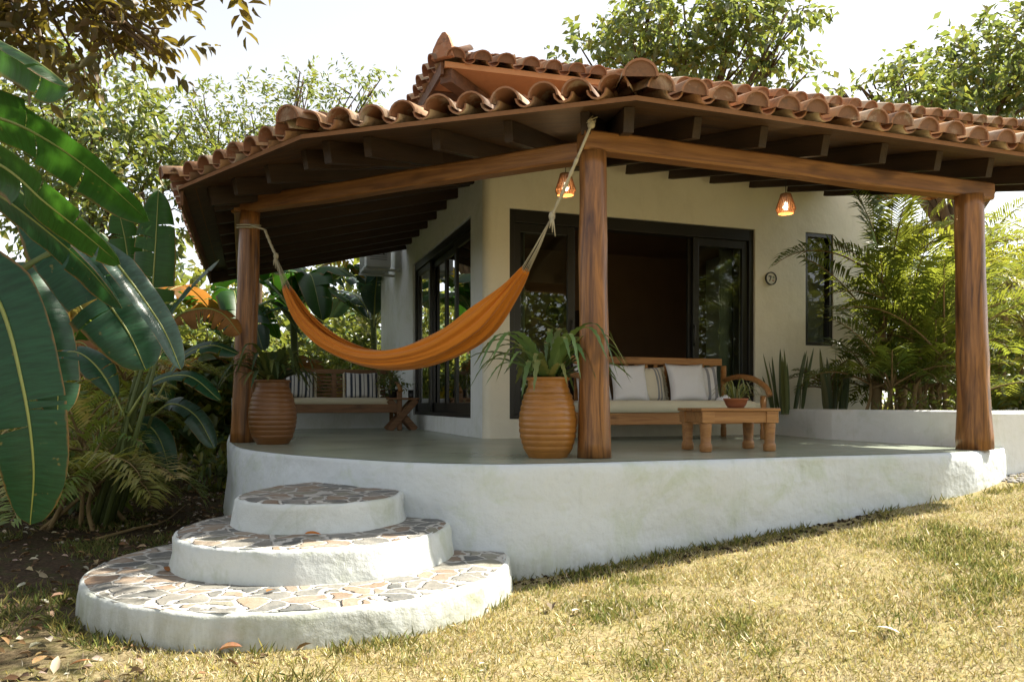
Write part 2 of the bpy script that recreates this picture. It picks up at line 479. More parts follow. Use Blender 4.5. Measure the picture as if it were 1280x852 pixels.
M['clay_dark'] = m_plain('brown_clay', (0.20, 0.082, 0.022), 0.4, 0.5, 0.45, 5, 0.15)
M['terra'] = m_plain('terracotta', (0.33, 0.12, 0.055), 0.75, 0.3, 0.3, 9, 0.15)
M['hammock'] = m_fabric('orange_cloth', (0.66, 0.21, 0.016))
M['rope'] = m_plain('cotton_rope', (0.52, 0.46, 0.33), 0.9, 0.1, 0.3, 60, 0.5)
M['pillow_white'] = m_fabric('white_cotton', (0.74, 0.75, 0.78))
M['pillow_cream'] = m_stripes('cream_weave', (0.66, 0.62, 0.50), (0.25, 0.26, 0.28), [(0.66, 0.72), (0.76, 0.82)])
M['pillow_stripe'] = m_stripes('grey_stripe_weave', (0.70, 0.70, 0.70), (0.27, 0.28, 0.31), [(0.10, 0.18), (0.30, 0.34), (0.60, 0.68), (0.80, 0.90)])
M['pillow_bench'] = m_stripes('navy_stripe_weave', (0.62, 0.62, 0.60), (0.04, 0.05, 0.075), [(0.03, 0.07), (0.17, 0.24), (0.30, 0.33), (0.42, 0.49), (0.56, 0.58), (0.66, 0.73), (0.80, 0.83), (0.91, 0.96)])
M['cushion'] = m_fabric('cream_cushion', (0.62, 0.57, 0.42))
M['wicker'] = m_plain('wicker', (0.24, 0.11, 0.045), 0.6, 0.3, 0.5, 45, 0.6)
M['acwhite'] = m_plain('ac_shell', (0.42, 0.45, 0.43), 0.5, 0.4, 0.2, 5)
M['acdark'] = m_plain('ac_grille', (0.12, 0.125, 0.12), 0.5, 0.4, 0.2, 5)
M['black'] = m_plain('black_paint', (0.015, 0.014, 0.012), 0.5)
M['signface'] = m_plain('sign_face', (0.68, 0.64, 0.52), 0.6)
M['green'] = m_plain('sign_green', (0.03, 0.16, 0.07), 0.6)
M['red'] = m_plain('sign_red', (0.45, 0.10, 0.05), 0.6)
M['bark'] = m_plain('bark', (0.15, 0.10, 0.06), 0.9, 0.1, 0.5, 9, 0.7, kind='World')
M['palmbark'] = m_plain('palm_bark', (0.27, 0.19, 0.09), 0.8, 0.2, 0.5, 12, 0.5, kind='World')
M['stem'] = m_plain('plant_stem', (0.10, 0.13, 0.035), 0.6, 0.3, 0.5, 6, 0.3, kind='World')
M['leaf'] = m_leaf('leaf', 0.40, 0.34, (0.42, 0.46, 0.06))
M['leaf_tree'] = m_leaf('tree_leaf', 0.42, 0.34, (0.40, 0.46, 0.06))
M['leaf_brown'] = m_leaf('branch_leaf', 0.45, 0.5, (0.34, 0.27, 0.03))
M['frond'] = m_leaf('frond', 0.45, 0.4, (0.50, 0.52, 0.05))
M['fern'] = m_leaf('fern_leaf', 0.25, 0.45, (0.3, 0.35, 0.05))
M['grass'] = m_leaf('grass_blade', 0.3, 0.7, (0.5, 0.42, 0.15), 1.0, 0.2)
M['litter'] = m_leaf('dead_leaf', 0.1, 0.75, (0.4, 0.25, 0.1), 1.0, 0.2)
M['ban'] = m_banana('banana_leaf', (0.016, 0.068, 0.012), (0.07, 0.20, 0.012), 0.32, 0.42, 0.04)
M['ban_dark'] = m_banana('dark_banana_leaf', (0.010, 0.055, 0.026), (0.04, 0.13, 0.015), 0.2, 0.42, 0.04)
M['ban_blue'] = m_banana('bluish_leaf', (0.03, 0.07, 0.055), (0.1, 0.2, 0.04), 0.2, 0.28)
M['ban_yel'] = m_banana('yellowing_leaf', (0.22, 0.19, 0.03), (0.62, 0.42, 0.03), 0.5, 0.45, 0.25)
M['ban_dry'] = m_banana('dry_leaf', (0.26, 0.13, 0.04), (0.55, 0.22, 0.03), 0.45, 0.6, 0.35)
M['rib'] = m_plain('leaf_rib', (0.24, 0.27, 0.07), 0.45, 0.4, 0.2, 6, 0.05)
M['gravel'] = m_plain('gravel', (0.33, 0.31, 0.28), 0.85, 0.3, 0.6, 14, 0.3, kind='World')
M['soil'] = m_plain('soil', (0.05, 0.035, 0.022), 0.95, 0.1, 0.5, 12, 0.6, kind='World')

def m_emit(name, c, s):
    n = N(name); e = n.new('ShaderNodeEmission'); e.inputs[0].default_value = (*c, 1); e.inputs[1].default_value = s
    return n.done(e)
M['bulb'] = m_emit('lit_bulb', (1.0, 0.86, 0.62), 8.0)

# ------------------------------------------------------------------ ground (one sheet to the horizon)
def build_ground():
    xs = [-400, -150, -60, -30, -20, -14] + list(np.arange(-10, 12.01, 0.25)) + [15, 22, 35, 70, 160, 400]
    ys = [-400, -150, -60, -30, -16, -9] + list(np.arange(-5, 16.01, 0.25)) + [20, 28, 40, 70, 160, 500]
    b = MB()
    for y in ys:
        for x in xs:
            b.v.append((x, y, ground_z(x, y)))
    nx = len(xs)
    for j in range(len(ys) - 1):
        for i in range(nx - 1):
            b.face((j * nx + i, j * nx + i + 1, (j + 1) * nx + i + 1, (j + 1) * nx + i))
    tag(b.build('ground', M['ground'], smooth=True), kind='structure')
build_ground()

# ------------------------------------------------------------------ terrace (deck) with its rounded front and three steps
deck_uv = [(4.20, -3.12), (4.06, -3.30), (3.62, -3.48), (3.15, -3.61), (2.6, -3.66), (1.2, -3.67), (0.2, -3.66), (-0.9, -3.61), (-1.55, -3.2), (-1.98, -2.64), (-2.36, -2.0), (-2.68, -1.1), (-2.80, -0.1)]
edge = cr([P(u, v) for u, v in deck_uv], 8) + [P(-2.84, 1.5), P(-2.86, 3.0), P(-2.87, 4.62)]
outline = edge + [P(8.0, 4.62), P(8.0, -1.2), P(4.5, -2.7), P(4.2, -2.85)]   # counterclockwise order is restored by fill()
def ring_offset(pts, d):
    n = len(pts); out = []
    area = sum(pts[i].x * pts[(i + 1) % n].y - pts[(i + 1) % n].x * pts[i].y for i in range(n))
    sg = 1 if area > 0 else -1
    for i in range(n):
        a, b_, c = pts[i - 1], pts[i], pts[(i + 1) % n]
        t = (c - a); t.z = 0; t.normalize()
        out.append(b_ + Vector((t.y, -t.x, 0)) * d * sg)
    return out
def build_terrace():
    t = thing('terrace', 'raised whitewashed terrace with rounded front and three curved stone-topped steps', 'terrace', P(0.5, -2, -1.1))
    fine = []
    n = len(outline)
    for i in range(n):
        a, c = outline[i], outline[(i + 1) % n]
        k = max(1, int((c - a).length / 0.12)) if i < len(edge) + 4 else 1
        for j in range(k): fine.append(a + (c - a) * (j / k))
    b = MB(); rings = []
    for z, d in ((-1.6, 0.05), (-1.2, 0.045), (-1.0, 0.02), (-0.8, 0.0), (-0.62, 0.01), (-0.5, 0.008), (-0.45, 0.0), (-0.425, -0.012), (DECK - 0.003, -0.035)):
        ring = []
        for p in ring_offset(fine, d):
            w = 0.030 * noise.noise((p.x * 1.1, p.y * 1.1, z * 2.0)) + 0.010 * noise.noise((p.x * 4, p.y * 4, z * 5)) if z < -0.44 else 0.006 * noise.noise((p.x * 3, p.y * 3, 1))
            q = p + (p - Vector((0.5, 8, 0))).normalized() * w
            ring.append(b.vert((q.x, q.y, z)))
        rings.append(ring)
    m = len(fine)
    for a, c in zip(rings, rings[1:]):
        for k in range(m):
            b.face((a[k], a[(k + 1) % m], c[(k + 1) % m], c[k]), sm=True)
    b.build('terrace_wall', M['deckwhite'], t)
    f = MB()
    f.fill([Vector((p.x, p.y, DECK)) for p in ring_offset(fine, -0.03)])
    f.build('terrace_floor', M['floor'], t)
    # steps: rounded plans, each with a stone paving laid on it
    for k, (cx, cy, r, top, bot, back, sq) in enumerate(((-1.31, 5.20, 0.54, -0.612, -0.83, 0.9, 1.0), (-1.29, 5.05, 0.86, -0.80, -1.03, 1.1, 1.0), (-1.31, 4.92, 1.27, -1.0, -1.45, 1.05, 1.0))):
        ring0 = []
        nn = 96
        for i in range(nn):
            a = 2 * math.pi * i / nn
            x = r * math.cos(a) * 1.02; y = r * math.sin(a)
            if y > 0: y *= back / r if back > r else 1.0
            w = 0.018 * noise.noise((math.cos(a) * 2.2, math.sin(a) * 2.2, k * 5.0)) 
            ring0.append(Vector((cx + x * (1 + w), cy + y * (1 + w), 0)))
        sb = MB(); rings = []
        for z, d in ((bot, 0.035), (top - 0.12, 0.012), (top - 0.05, 0.004), (top - 0.025, 0.0), (top - 0.010, -0.012), (top - 0.004, -0.03)):
            ring = []
            for p in ring_offset(ring0, d):
                w = 0.012 * noise.noise((p.x * 5, p.y * 5, z * 6)) + (0.013 * noise.noise((p.x * 13, p.y * 13, z * 8)) + (-.02 * max(0, noise.noise((p.x * 6, p.y * 6, 40)) - .25)) if z > top - 0.06 else 0)
                q = p + (p - Vector((cx, cy, 0))).normalized() * w
                ring.append(sb.vert((q.x, q.y, z + (0.004 * noise.noise((p.x * 9, p.y * 9, 2.2)) if z > top - 0.06 else 0))))
            rings.append(ring)
        for a, c in zip(rings, rings[1:]):
            for i in range(nn): sb.face((a[i], a[(i + 1) % nn], c[(i + 1) % nn], c[i]), sm=True)
        st = sb.build('step', M['step_white'], t)
        pv = MB()
        pr = []
        for j, sc in enumerate((1.0, 0.93, 0.8, 0.6, 0.35)):
            ring = []
            for i in range(nn):
                p = ring0[i]
                q = Vector((cx, cy, 0)).lerp(p, sc * (1 - 0.022 / r) + (0.012 * noise.noise((p.x * 11, p.y * 11, 4.0)) if j == 0 else 0))
                zz = top + 0.004 + 0.006 * noise.noise((q.x * 6, q.y * 6, 1.0)) - (0.010 if j == 0 else 0)
                ring.append(pv.vert((q.x, q.y, zz)))
            pr.append(ring)
        for a, c in zip(pr, pr[1:]):
            for i in range(nn): pv.face((a[i], a[(i + 1) % nn], c[(i + 1) % nn], c[i]), sm=True)
        pv.face(pr[-1])
        pv.build('stone_paving', M['paving'], st)
    return t
build_terrace()

# ------------------------------------------------------------------ bungalow: walls, doors, window, roofs, posts
house = thing('bungalow', 'whitewashed bungalow with clay tiled porch roof on log posts and sliding glass doors', 'house', P(0, 0, DECK))
def wall_panel(b, p0, D, Nn, a0, a1, z0, z1, ops, th):
    """front and back skins and reveals of a wall with rectangular openings (a_lo, a_hi, z_lo, z_hi)"""
    as_ = sorted({a0, a1, *[o[0] for o in ops], *[o[1] for o in ops]})
    zs = sorted({z0, z1, *[o[2] for o in ops], *[o[3] for o in ops]})
    def pt(a, z, d): q = p0 + D * a + Nn * d; return (q.x, q.y, z)
    def hole(a, z): return any(o[0] < a < o[1] and o[2] < z < o[3] for o in ops)
    for i in range(len(as_) - 1):
        for j in range(len(zs) - 1):
            l, r_, d, u = as_[i], as_[i + 1], zs[j], zs[j + 1]
            if hole((l + r_) / 2, (d + u) / 2): continue
            b.poly([pt(l, d, 0), pt(r_, d, 0), pt(r_, u, 0), pt(l, u, 0)])
            b.poly([pt(r_, d, th), pt(l, d, th), pt(l, u, th), pt(r_, u, th)])
    for l, r_, d, u in ops:
        b.poly([pt(l, d, 0), pt(l, u, 0), pt(l, u, th), pt(l, d, th)])
        b.poly([pt(r_, d, th), pt(r_, u, th), pt(r_, u, 0), pt(r_, d, 0)])
        b.poly([pt(l, u, 0), pt(r_, u, 0), pt(r_, u, th), pt(l, u, th)])
        b.poly([pt(r_, d, 0), pt(l, d, 0), pt(l, d, th), pt(r_, d, th)])
    for a in (a0, a1):
        b.poly([pt(a, z0, 0), pt(a, z0, th), pt(a, z1, th), pt(a, z1, 0)])
    b.poly([pt(a0, z1, 0), pt(a1, z1, 0), pt(a1, z1, th), pt(a0, z1, th)])
SILL = -0.185
DOORF = (0.307, 3.746, SILL, 2.305)
WINF = (4.562, 5.03, 0.79, 2.33)
DOORL = (0.60, 4.12, SILL, 2.33)
CR = 0.10
TOPW = 3.02
w = MB()
wall_panel(w, P(0, 0), UX, VX, CR, 5.75, -1.2, TOPW, [DOORF, WINF], 0.2)
w.build('front_wall', M['wall'], house)
w = MB()
wall_panel(w, P(0, 0), VX, UX, CR, 7.4, -1.2, TOPW, [DOORL], 0.2)
w.build('side_wall', M['white'], house)
w = MB()      # the rounded corner between the two walls
for k in range(8):
    a0, a1 = math.pi / 2 * k / 8, math.pi / 2 * (k + 1) / 8
    def cpt(a, z): return P(CR - CR * math.sin(a), CR - CR * math.cos(a), z)
    w.face([w.vert(cpt(a0, -1.2)), w.vert(cpt(a1, -1.2)), w.vert(cpt(a1, TOPW)), w.vert(cpt(a0, TOPW))][::-1], sm=True)
w.build('corner_wall', M['wall'], house, smooth=True)
w = MB()
def plain_wall(u0, v0, u1, v1, z0, z1, th):
    a, c = P(u0, v0), P(u1, v1); d = (c - a).normalized(); n_ = Vector((-d.y, d.x, 0))
    w.box(((a + c) / 2 + n_ * th / 2) + Vector((0, 0, (z0 + z1) / 2)), ((c - a).length, th, z1 - z0), Matrix((d, n_, Vector((0, 0, 1)))).transposed())
plain_wall(0.2, 7.4, 5.75, 7.4, -1.2, 3.6, 0.2)
plain_wall(5.55, 7.4, 5.55, 0.2, -1.2, 3.6, -0.2)
w.build('back_wall', M['white'], house)
w = MB()      # dark room behind the doors
w.poly([P(0.2, 0.2, SILL - 0.01), P(5.55, 0.2, SILL - 0.01), P(5.55, 7.4, SILL - 0.01), P(0.2, 7.4, SILL - 0.01)])
w.poly([P(0.2, 0.2, 2.62), P(0.2, 7.4, 2.62), P(5.55, 7.4, 2.62), P(5.55, 0.2, 2.62)])
w.poly([P(0.2, 3.6, SILL), P(5.5, 3.6, SILL), P(5.5, 3.6, 2.62), P(0.2, 3.6, 2.62)])
w.poly([P(5.5, 0.2, SILL), P(5.5, 0.2, 2.62), P(5.5, 3.6, 2.62), P(5.5, 3.6, SILL)])
w.build('interior', M['dark'], house)

def framed(b, D, Nn, p0, a0, a1, z0, z1, d0, dep, fw, top=None, bot=None):
    """a rectangular frame in the wall plane (bars butt end to end)"""
    top = top or fw; bot = bot or fw
    Mx = Matrix((D, Nn, Vector((0, 0, 1)))).transposed()
    def bx(al, ah, zl, zh):
        c = p0 + D * ((al + ah) / 2) + Nn * (d0 + dep / 2); c = Vector((c.x, c.y, (zl + zh) / 2))
        b.box(c, (ah - al, dep, zh - zl), Mx)
    bx(a0, a0 + fw, z0, z1); bx(a1 - fw, a1, z0, z1)
    bx(a0 + fw, a1 - fw, z1 - top, z1); bx(a0 + fw, a1 - fw, z0, z0 + bot)
def pane(parent, D, Nn, p0, a0, a1, z0, z1, d):
    b = MB()
    q = lambda a, z, dd: tuple((p0 + D * a + Nn * dd)[:2]) + (z,)
    b.poly([q(a0, z0, d), q(a1, z0, d), q(a1, z1, d), q(a0, z1, d)])
    return b.build('pane', M['glass'], parent)
O = P(0, 0)
# front sliding door: outer frame, four leaves slid apart
b = MB(); framed(b, UX, VX, O, DOORF[0] + .002, DOORF[1] - .002, DOORF[2] + .002, DOORF[3] - .002, 0.03, 0.16, 0.07, 0.15, 0.05)
fd = b.build('sliding_door', M['frame'], house, bevel=0.004)
for a0, a1, dd in ((0.38, 1.16, 0.06), (0.44, 1.20, 0.12), (2.80, 3.58, 0.12), (2.84, 3.67, 0.06)):
    b = MB(); framed(b, UX, VX, O, a0, a1, SILL + .055, 2.15, dd, 0.045, 0.085, 0.10, 0.14)
    lf = b.build('door_leaf', M['frame'], fd, bevel=0.003)
    q = MB()
    h0, h1 = a0 + 0.085, a1 - 0.085
    Mx = Matrix((UX, VX, Vector((0, 0, 1)))).transposed()
    gx = lambda a, z, d: tuple((O + UX * a + VX * d)[:2]) + (z,)
    b2 = MB(); b2.poly([gx(h0, SILL + .19, dd + .02), gx(h1, SILL + .19, dd + .02), gx(h1, 2.055, dd + .02), gx(h0, 2.055, dd + .02)])
    b2.build('pane', M['glass'], fd)
for a in (1.12, 2.84):
    b = MB(); b.tube([P(a, 0.045, 0.75), P(a, 0.02, 0.78), P(a, 0.02, 0.98), P(a, 0.045, 1.01)], 0.012, 8)
    b.build('door_handle', M['frame'], fd, smooth=True)
# side sliding door
b = MB(); framed(b, VX, UX, O, DOORL[0] + .002, DOORL[1] - .002, DOORL[2] + .002, DOORL[3] - .002, 0.03, 0.16, 0.07, 0.12, 0.05)
sd = b.build('sliding_door', M['frame'], house, bevel=0.004)
for a0, a1, dd in ((0.67, 1.62, 0.06), (1.52, 2.42, 0.12), (2.30, 3.25, 0.12), (3.12, 4.05, 0.06)):
    b = MB(); framed(b, VX, UX, O, a0, a1, SILL + .055, 2.205, dd, 0.045, 0.10, 0.10, 0.14)
    b.build('door_leaf', M['frame'], sd, bevel=0.003)
    pane(sd, VX, UX, O, a0 + .1, a1 - .1, SILL + .19, 2.11, dd + .02)
# small window
b = MB(); framed(b, UX, VX, O, WINF[0] + .002, WINF[1] - .002, WINF[2] + .002, WINF[3] - .002, 0.02, 0.12, 0.05)
wf = b.build('window', M['frame'], house, bevel=0.003)
pane(wf, UX, VX, O, WINF[0] + .05, WINF[1] - .05, WINF[2] + .05, WINF[3] - .05, 0.07)

# ---- porch roof
ZT, SL = 2.13, 0.238
DMAX = 3.75
E = [P(5.05, -3.80), Vector((0.86, 5.28, 0)), Vector((-1.67, 6.05, 0)), Vector((-3.28, 7.50, 0)), P(-3.22, 4.75)]
faces = []
def inner_n(a, c):
    d = (c - a).normalized(); return Vector((d.y, -d.x, 0))       # roof lies to the right of the eave walked this way
dirs = [(E[i + 1] - E[i]).normalized() for i in range(4)]
norms = [inner_n(E[i], E[i + 1]) for i in range(4)]
def hip(i, d):
    """point of the hip over eave corner i at distance d from both eaves"""
    n1, n2 = norms[i - 1], norms[i]
    bis = (n1 + n2).normalized(); k = d / bis.dot(n1)
    return E[i] + bis * k
def roof_pt(p, d, dz=0.0): return Vector((p.x, p.y, ZT + SL * d + dz))
NB = 10
rb = MB(); sb_ = MB()
for i in range(4):
    a0 = E[i] + norms[i] * 0; b0 = E[i + 1]
    aD = hip(i, DMAX) if i > 0 else E[0] + norms[0] * DMAX
    bD = hip(i + 1, DMAX) if i < 3 else E[4] + norms[3] * DMAX
    faces.append((a0, b0, bD, aD))
    rb.poly([roof_pt(aD, DMAX), roof_pt(bD, DMAX), roof_pt(b0, 0), roof_pt(a0, 0)])
    # soffit boards, one board per 0.16 m, running along the eave
    nb = int(DMAX / 0.155)
    for k in range(nb):
        d0, d1 = DMAX * k / nb + 0.004, DMAX * (k + 1) / nb - 0.004
        f0, f1 = d0 / DMAX, d1 / DMAX
        p = [a0.lerp(aD, f0), b0.lerp(bD, f0), b0.lerp(bD, f1), a0.lerp(aD, f1)]
        sb_.poly([roof_pt(p[0], d0, -.03), roof_pt(p[1], d0, -.03), roof_pt(p[2], d1, -.03), roof_pt(p[3], d1, -.03)])
    rb.poly([roof_pt(a0, 0), roof_pt(b0, 0), roof_pt(b0, 0, -.034), roof_pt(a0, 0, -.034)])
    rb.poly([roof_pt(a0, 0, -.028), roof_pt(b0, 0, -.028), roof_pt(bD, DMAX, -.028), roof_pt(aD, DMAX, -.028)])
# the free ends of the roof
for a, c in ((E[0], E[0] + norms[0] * DMAX), (E[4], E[4] + norms[3] * DMAX)):
    rb.poly([roof_pt(a, 0), roof_pt(c, DMAX), roof_pt(c, DMAX, -.034), roof_pt(a, 0, -.034)])
porch = rb.build('porch_roof', M['mortar'], house)
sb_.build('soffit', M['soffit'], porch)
def rafter(p, q, dz=-0.03, h=0.16, w_=0.07, parent=None, name='rafter', mat=None):
    b = MB(); b.bar(p + Vector((0, 0, dz - h / 2)), q + Vector((0, 0, dz - h / 2)), w_, h)
    c = (p + q) / 2; d = (q - p)
    # built along local X so that the grain follows the board
    L = d.length; x = d.normalized(); y = Vector((0, 0, 1)).cross(x).normalized(); z = x.cross(y)
    b = MB(); b.box((0, 0, 0), (L, w_, h))
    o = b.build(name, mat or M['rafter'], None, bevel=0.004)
    mw = Matrix((x, y, z)).transposed().to_4x4(); mw.translation = c + Vector((0, 0, dz - h / 2)) - (ROOT[house.name])
    o.parent = house; o.matrix_local = mw
    return o
for i in range(4):
    a0, b0, bD, aD = faces[i]; L = (b0 - a0).length
    step = 0.60
    s = (L - 0.68) % step if i == 0 else 0.42
    while s < L - 0.12:
        base = a0 + dirs[i] * s
        # distance available before the hips
        d = DMAX
        ka = (aD - a0).dot(dirs[i]) / DMAX; kb = (bD - b0).dot(dirs[i]) / DMAX
        if ka > 1e-6: d = min(d, s / ka)
        if kb < -1e-6: d = min(d, (L - s) / -kb)
        d -= 0.06
        if d > (0.75 if i in (0, 3) else 1.0) and not (i == 0 and L - s < 0.6):
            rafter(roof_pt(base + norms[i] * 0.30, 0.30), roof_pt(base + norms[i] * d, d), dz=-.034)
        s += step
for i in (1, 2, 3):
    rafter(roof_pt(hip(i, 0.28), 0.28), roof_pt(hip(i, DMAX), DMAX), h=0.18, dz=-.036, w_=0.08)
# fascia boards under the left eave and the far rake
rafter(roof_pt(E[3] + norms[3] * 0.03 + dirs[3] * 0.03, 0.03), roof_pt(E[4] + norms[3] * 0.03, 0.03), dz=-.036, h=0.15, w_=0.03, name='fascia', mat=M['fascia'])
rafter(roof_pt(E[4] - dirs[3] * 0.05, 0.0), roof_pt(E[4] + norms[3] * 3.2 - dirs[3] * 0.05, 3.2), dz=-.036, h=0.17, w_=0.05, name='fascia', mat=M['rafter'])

# ---- clay tiles
def clay_tint():
    g = random.random()
    base = random.choice([(0.50, 0.30, 0.17), (0.58, 0.44, 0.31), (0.38, 0.20, 0.11), (0.62, 0.51, 0.38), (0.44, 0.32, 0.22), (0.26, 0.17, 0.12)])  # pale tones: weathering plus the sunlit whitening of the tops painted in
    k = 0.8 + 0.4 * g
    return tuple(c * k for c in base)
def barrel(b, a, c, r0, r1, lift0, lift1, up=1, n=8, th=0.014, fill=False, tint=None):
    """half-round tile from a (open lower end) to c; up=-1 makes a pan tile"""
    d = (c - a).normalized(); side = d.cross(Vector((0, 0, 1))).normalized(); nz = side.cross(d)
    rows = []
    for p, r, l in ((a, r0, lift0), (c, r1, lift1)):
        for rr in (r, r - th):
            rows.append([b.vert(p + nz * l + side * (rr * math.cos(math.pi * k / n)) + nz * (up * rr * 0.92 * math.sin(math.pi * k / n))) for k in range(n + 1)])
    o0, i0, o1, i1 = rows
    for k in range(n):
        b.face((o0[k], o0[k + 1], o1[k + 1], o1[k]), tint=tint, sm=True)
        b.face((i0[k + 1], i0[k], i1[k], i1[k + 1]), tint=(.22, .09, .05), sm=True)
        b.face((o0[k + 1], o0[k], i0[k], i0[k + 1]), tint=(.34, .17, .10))
    if fill:
        f = a + d * fill
        b.face([b.vert(f + nz * lift0 + side * ((r0 - th) * math.cos(math.pi * k / n)) + nz * (up * (r0 - th) * 0.92 * math.sin(math.pi * k / n))) for k in range(n + 1)], tint=(0.19, 0.10, 0.06))
def tile_face(b, a0, c0, dirv, nrm, ka, kb, zfun, dmax, sp=0.275, r=0.112, fill=False, over=0.07, course=0.37):
    L = (c0 - a0).length
    n_ = max(1, round(L / sp)); sp = L / n_
    for j in range(n_ + 1):
        for k in range(int(dmax / course) + 1):
            d0 = k * course - over; d1 = d0 + course + 0.07
            s = (j + 0.5) * sp
            dm = max(d0 + 0.15, 0)
            lo, hi = ka * dm, L + kb * dm
            jit = Vector((random.uniform(-.014, .014), random.uniform(-.014, .014), random.uniform(-.006, .010)))
            if j < n_ and lo + 0.02 < s < hi - 0.02:
                p0 = a0 + dirv * s + nrm * d0; p1 = a0 + dirv * s + nrm * d1
                barrel(b, Vector((p0.x, p0.y, zfun(d0))) + jit, Vector((p1.x, p1.y, zfun(d1))), r, r * 0.86, 0.045, 0.03, 1, 9, fill=(fill if k == 0 else 0), tint=clay_tint())
            s2 = j * sp
            if lo < s2 < hi and 0 < j < n_ + 1:
                p0 = a0 + dirv * s2 + nrm * (d0 + (.06 if k == 0 else -.01)); p1 = a0 + dirv * s2 + nrm * d1
                barrel(b, Vector((p0.x, p0.y, zfun(d0))) + jit, Vector((p1.x, p1.y, zfun(d1))), r * 0.66, r * 0.6, 0.078, 0.066, -1, 6, tint=clay_tint())
tb = MB()
for i in range(4):
    a0, b0, bD, aD = faces[i]
    ka = (aD - a0).dot(dirs[i]) / DMAX; kb = (bD - b0).dot(dirs[i]) / DMAX
    tile_face(tb, a0, b0, dirs[i], norms[i], max(ka, 0), min(kb, 0), lambda d: ZT + 0.004 + SL * d, DMAX - .2, fill=0.018 if i == 0 else 0)
tb.build('roof_tiles', M['tile'], porch)
def ridge_run(a, c, r, parent, seal=True, first_lift=0.0):
    d = (c - a); L = d.length; d.normalize(); b = MB()
    n_ = max(1, int(L / 0.36))
    for k in range(n_):
        p0 = a + d * (L * k / n_ - 0.06); p1 = a + d * (L * (k + 1) / n_ + 0.03)
        j = Vector((0, 0, random.uniform(-.004, .01) + (first_lift if k == 0 else 0)))
        barrel(b, p0 + j, p1 + j * 0.3, r, r * 0.87, 0.0, -0.012, 1, 12, 0.016, fill=(0.012 if seal and k == 0 else 0), tint=clay_tint())
    return b.build('ridge_cap', M['tile'], parent)
for i, rr in ((1, 0.125), (2, 0.125), (3, 0.11)):
    ridge_run(roof_pt(hip(i, -0.09), -0.09, 0.085), roof_pt(hip(i, DMAX - .3), DMAX - .3, 0.085), rr, porch, True, 0.02)

# ---- upper storey strip and main hipped roof
w = MB()
wall_panel(w, P(0, 0), UX, VX, 0.0, 7.0, TOPW + .002, 3.62, [], 0.2)
wall_panel(w, P(0, 0.2), VX, UX, 0.003, 7.2, TOPW + .002, 3.62, [], 0.2)
w.build('upper_wall', M['orange'], house)
ZK, SK = 3.63, 0.42
K0 = P(9.0, -0.62); K1 = P(-0.66, -0.62); K2 = P(-0.66, 7.9); K3 = P(9.0, 7.9)
RISE = 0.28
def lift_main(b):
    for k_, q_ in enumerate(b.v):
        uu = (q_[0] - C0.x) * UX.x + (q_[1] - C0.y) * UX.y
        b.v[k_] = (q_[0], q_[1], q_[2] + RISE * (uu + .66) / 9.66)
ap0, ap1 = P(3.0, 3.64), P(6.0, 3.64)
hz = ZK + SK * 3.9
rb = MB()
kz = lambda p, z=ZK: Vector((p.x, p.y, z))
rb.poly([kz(K0), kz(ap1, hz), kz(ap0, hz), kz(K1)]); rb.poly([kz(K1), kz(ap0, hz), kz(K2)]); rb.poly([kz(K2), kz(ap0, hz), kz(ap1, hz), kz(K3)]); rb.poly([kz(K3), kz(ap1, hz), kz(K0)])
lift_main(rb); main = rb.build('main_roof', M['mortar'], house)
rb = MB()
def eave_box(a, c, n_, wd, z0, z1):
    b_ = rb
    d = (c - a).normalized()
    Mx = Matrix((d, n_, Vector((0, 0, 1)))).transposed()
    q = (a + c) / 2 + n_ * wd / 2
    b_.box(Vector((q.x, q.y, (z0 + z1) / 2)), ((c - a).length, wd, z1 - z0), Mx)
eave_box(K1 + UX * 0.03, K0, VX, 0.66, ZK - .05, ZK - .004)          # flat front soffit, fascia strip on its edge
lift_main(rb); rb.build('main_soffit', M['orange'], main)
rb = MB(); eave_box(K1 + UX * .028 - VX * .012 , K0, VX, 0.03, ZK - .062, ZK - .002); lift_main(rb); rb.build('fascia', M['orange'], main)
rb = MB()
eave_box(K1 + VX * 0.66, K2, UX, 0.66, ZK - .052, ZK - .006)
eave_box(K1 + VX * 0.02 - UX * .01, K2, UX, 0.03, ZK - .13, ZK - .003)
rb.build('side_soffit', M['fascia'], main)
rb = MB()
rb.bar(kz(K1 + UX * .05 + VX * .05, ZK - .13), kz(P(0.1, 0.1), ZK - .13), 0.14, 0.15)
rb.build('corner_beam', M['fascia'], main)
tb = MB()
tile_face(tb, K1, K0, UX, VX, 1.0, 0.0, lambda d: ZK + .004 + SK * d, 3.4, fill=0.02)
tile_face(tb, K2, K1, -VX, UX, 0.0, -1.0, lambda d: ZK + .004 + SK * d, 3.4)
lift_main(tb); tb.build('roof_tiles', M['tile'], main)
hp = (UX + VX)
ridge_run(kz(K1 + hp * .06, ZK + .10), kz(ap0 - hp * .1, hz + .06), 0.11, main, True, 0.02)
b = MB(); hd_ = hp.normalized(); sd_ = Vector((hd_.y, -hd_.x, 0)); o_ = kz(K1 + hp * .0, ZK + .03)
pf = [(-.13, 0), (.13, 0), (.115, .12), (.06, .24), (.02, .29), (-.02, .29), (-.07, .22), (-.12, .11)]
r0 = [b.vert(o_ + sd_ * x + Vector((0, 0, z)) - hd_ * .02 + hd_ * z * .15) for x, z in pf]; r1 = [b.vert(o_ + sd_ * x + Vector((0, 0, z)) + hd_ * .05 + hd_ * z * .15) for x, z in pf]
for k in range(8): b.face((r0[k], r0[(k + 1) % 8], r1[(k + 1) % 8], r1[k]), tint=(.42, .19, .10))
b.face(r0[::-1], tint=(.42, .19, .10)); b.face(r1, tint=(.42, .19, .10))
b.build('ridge_end', M['tile'], main, bevel=.008)

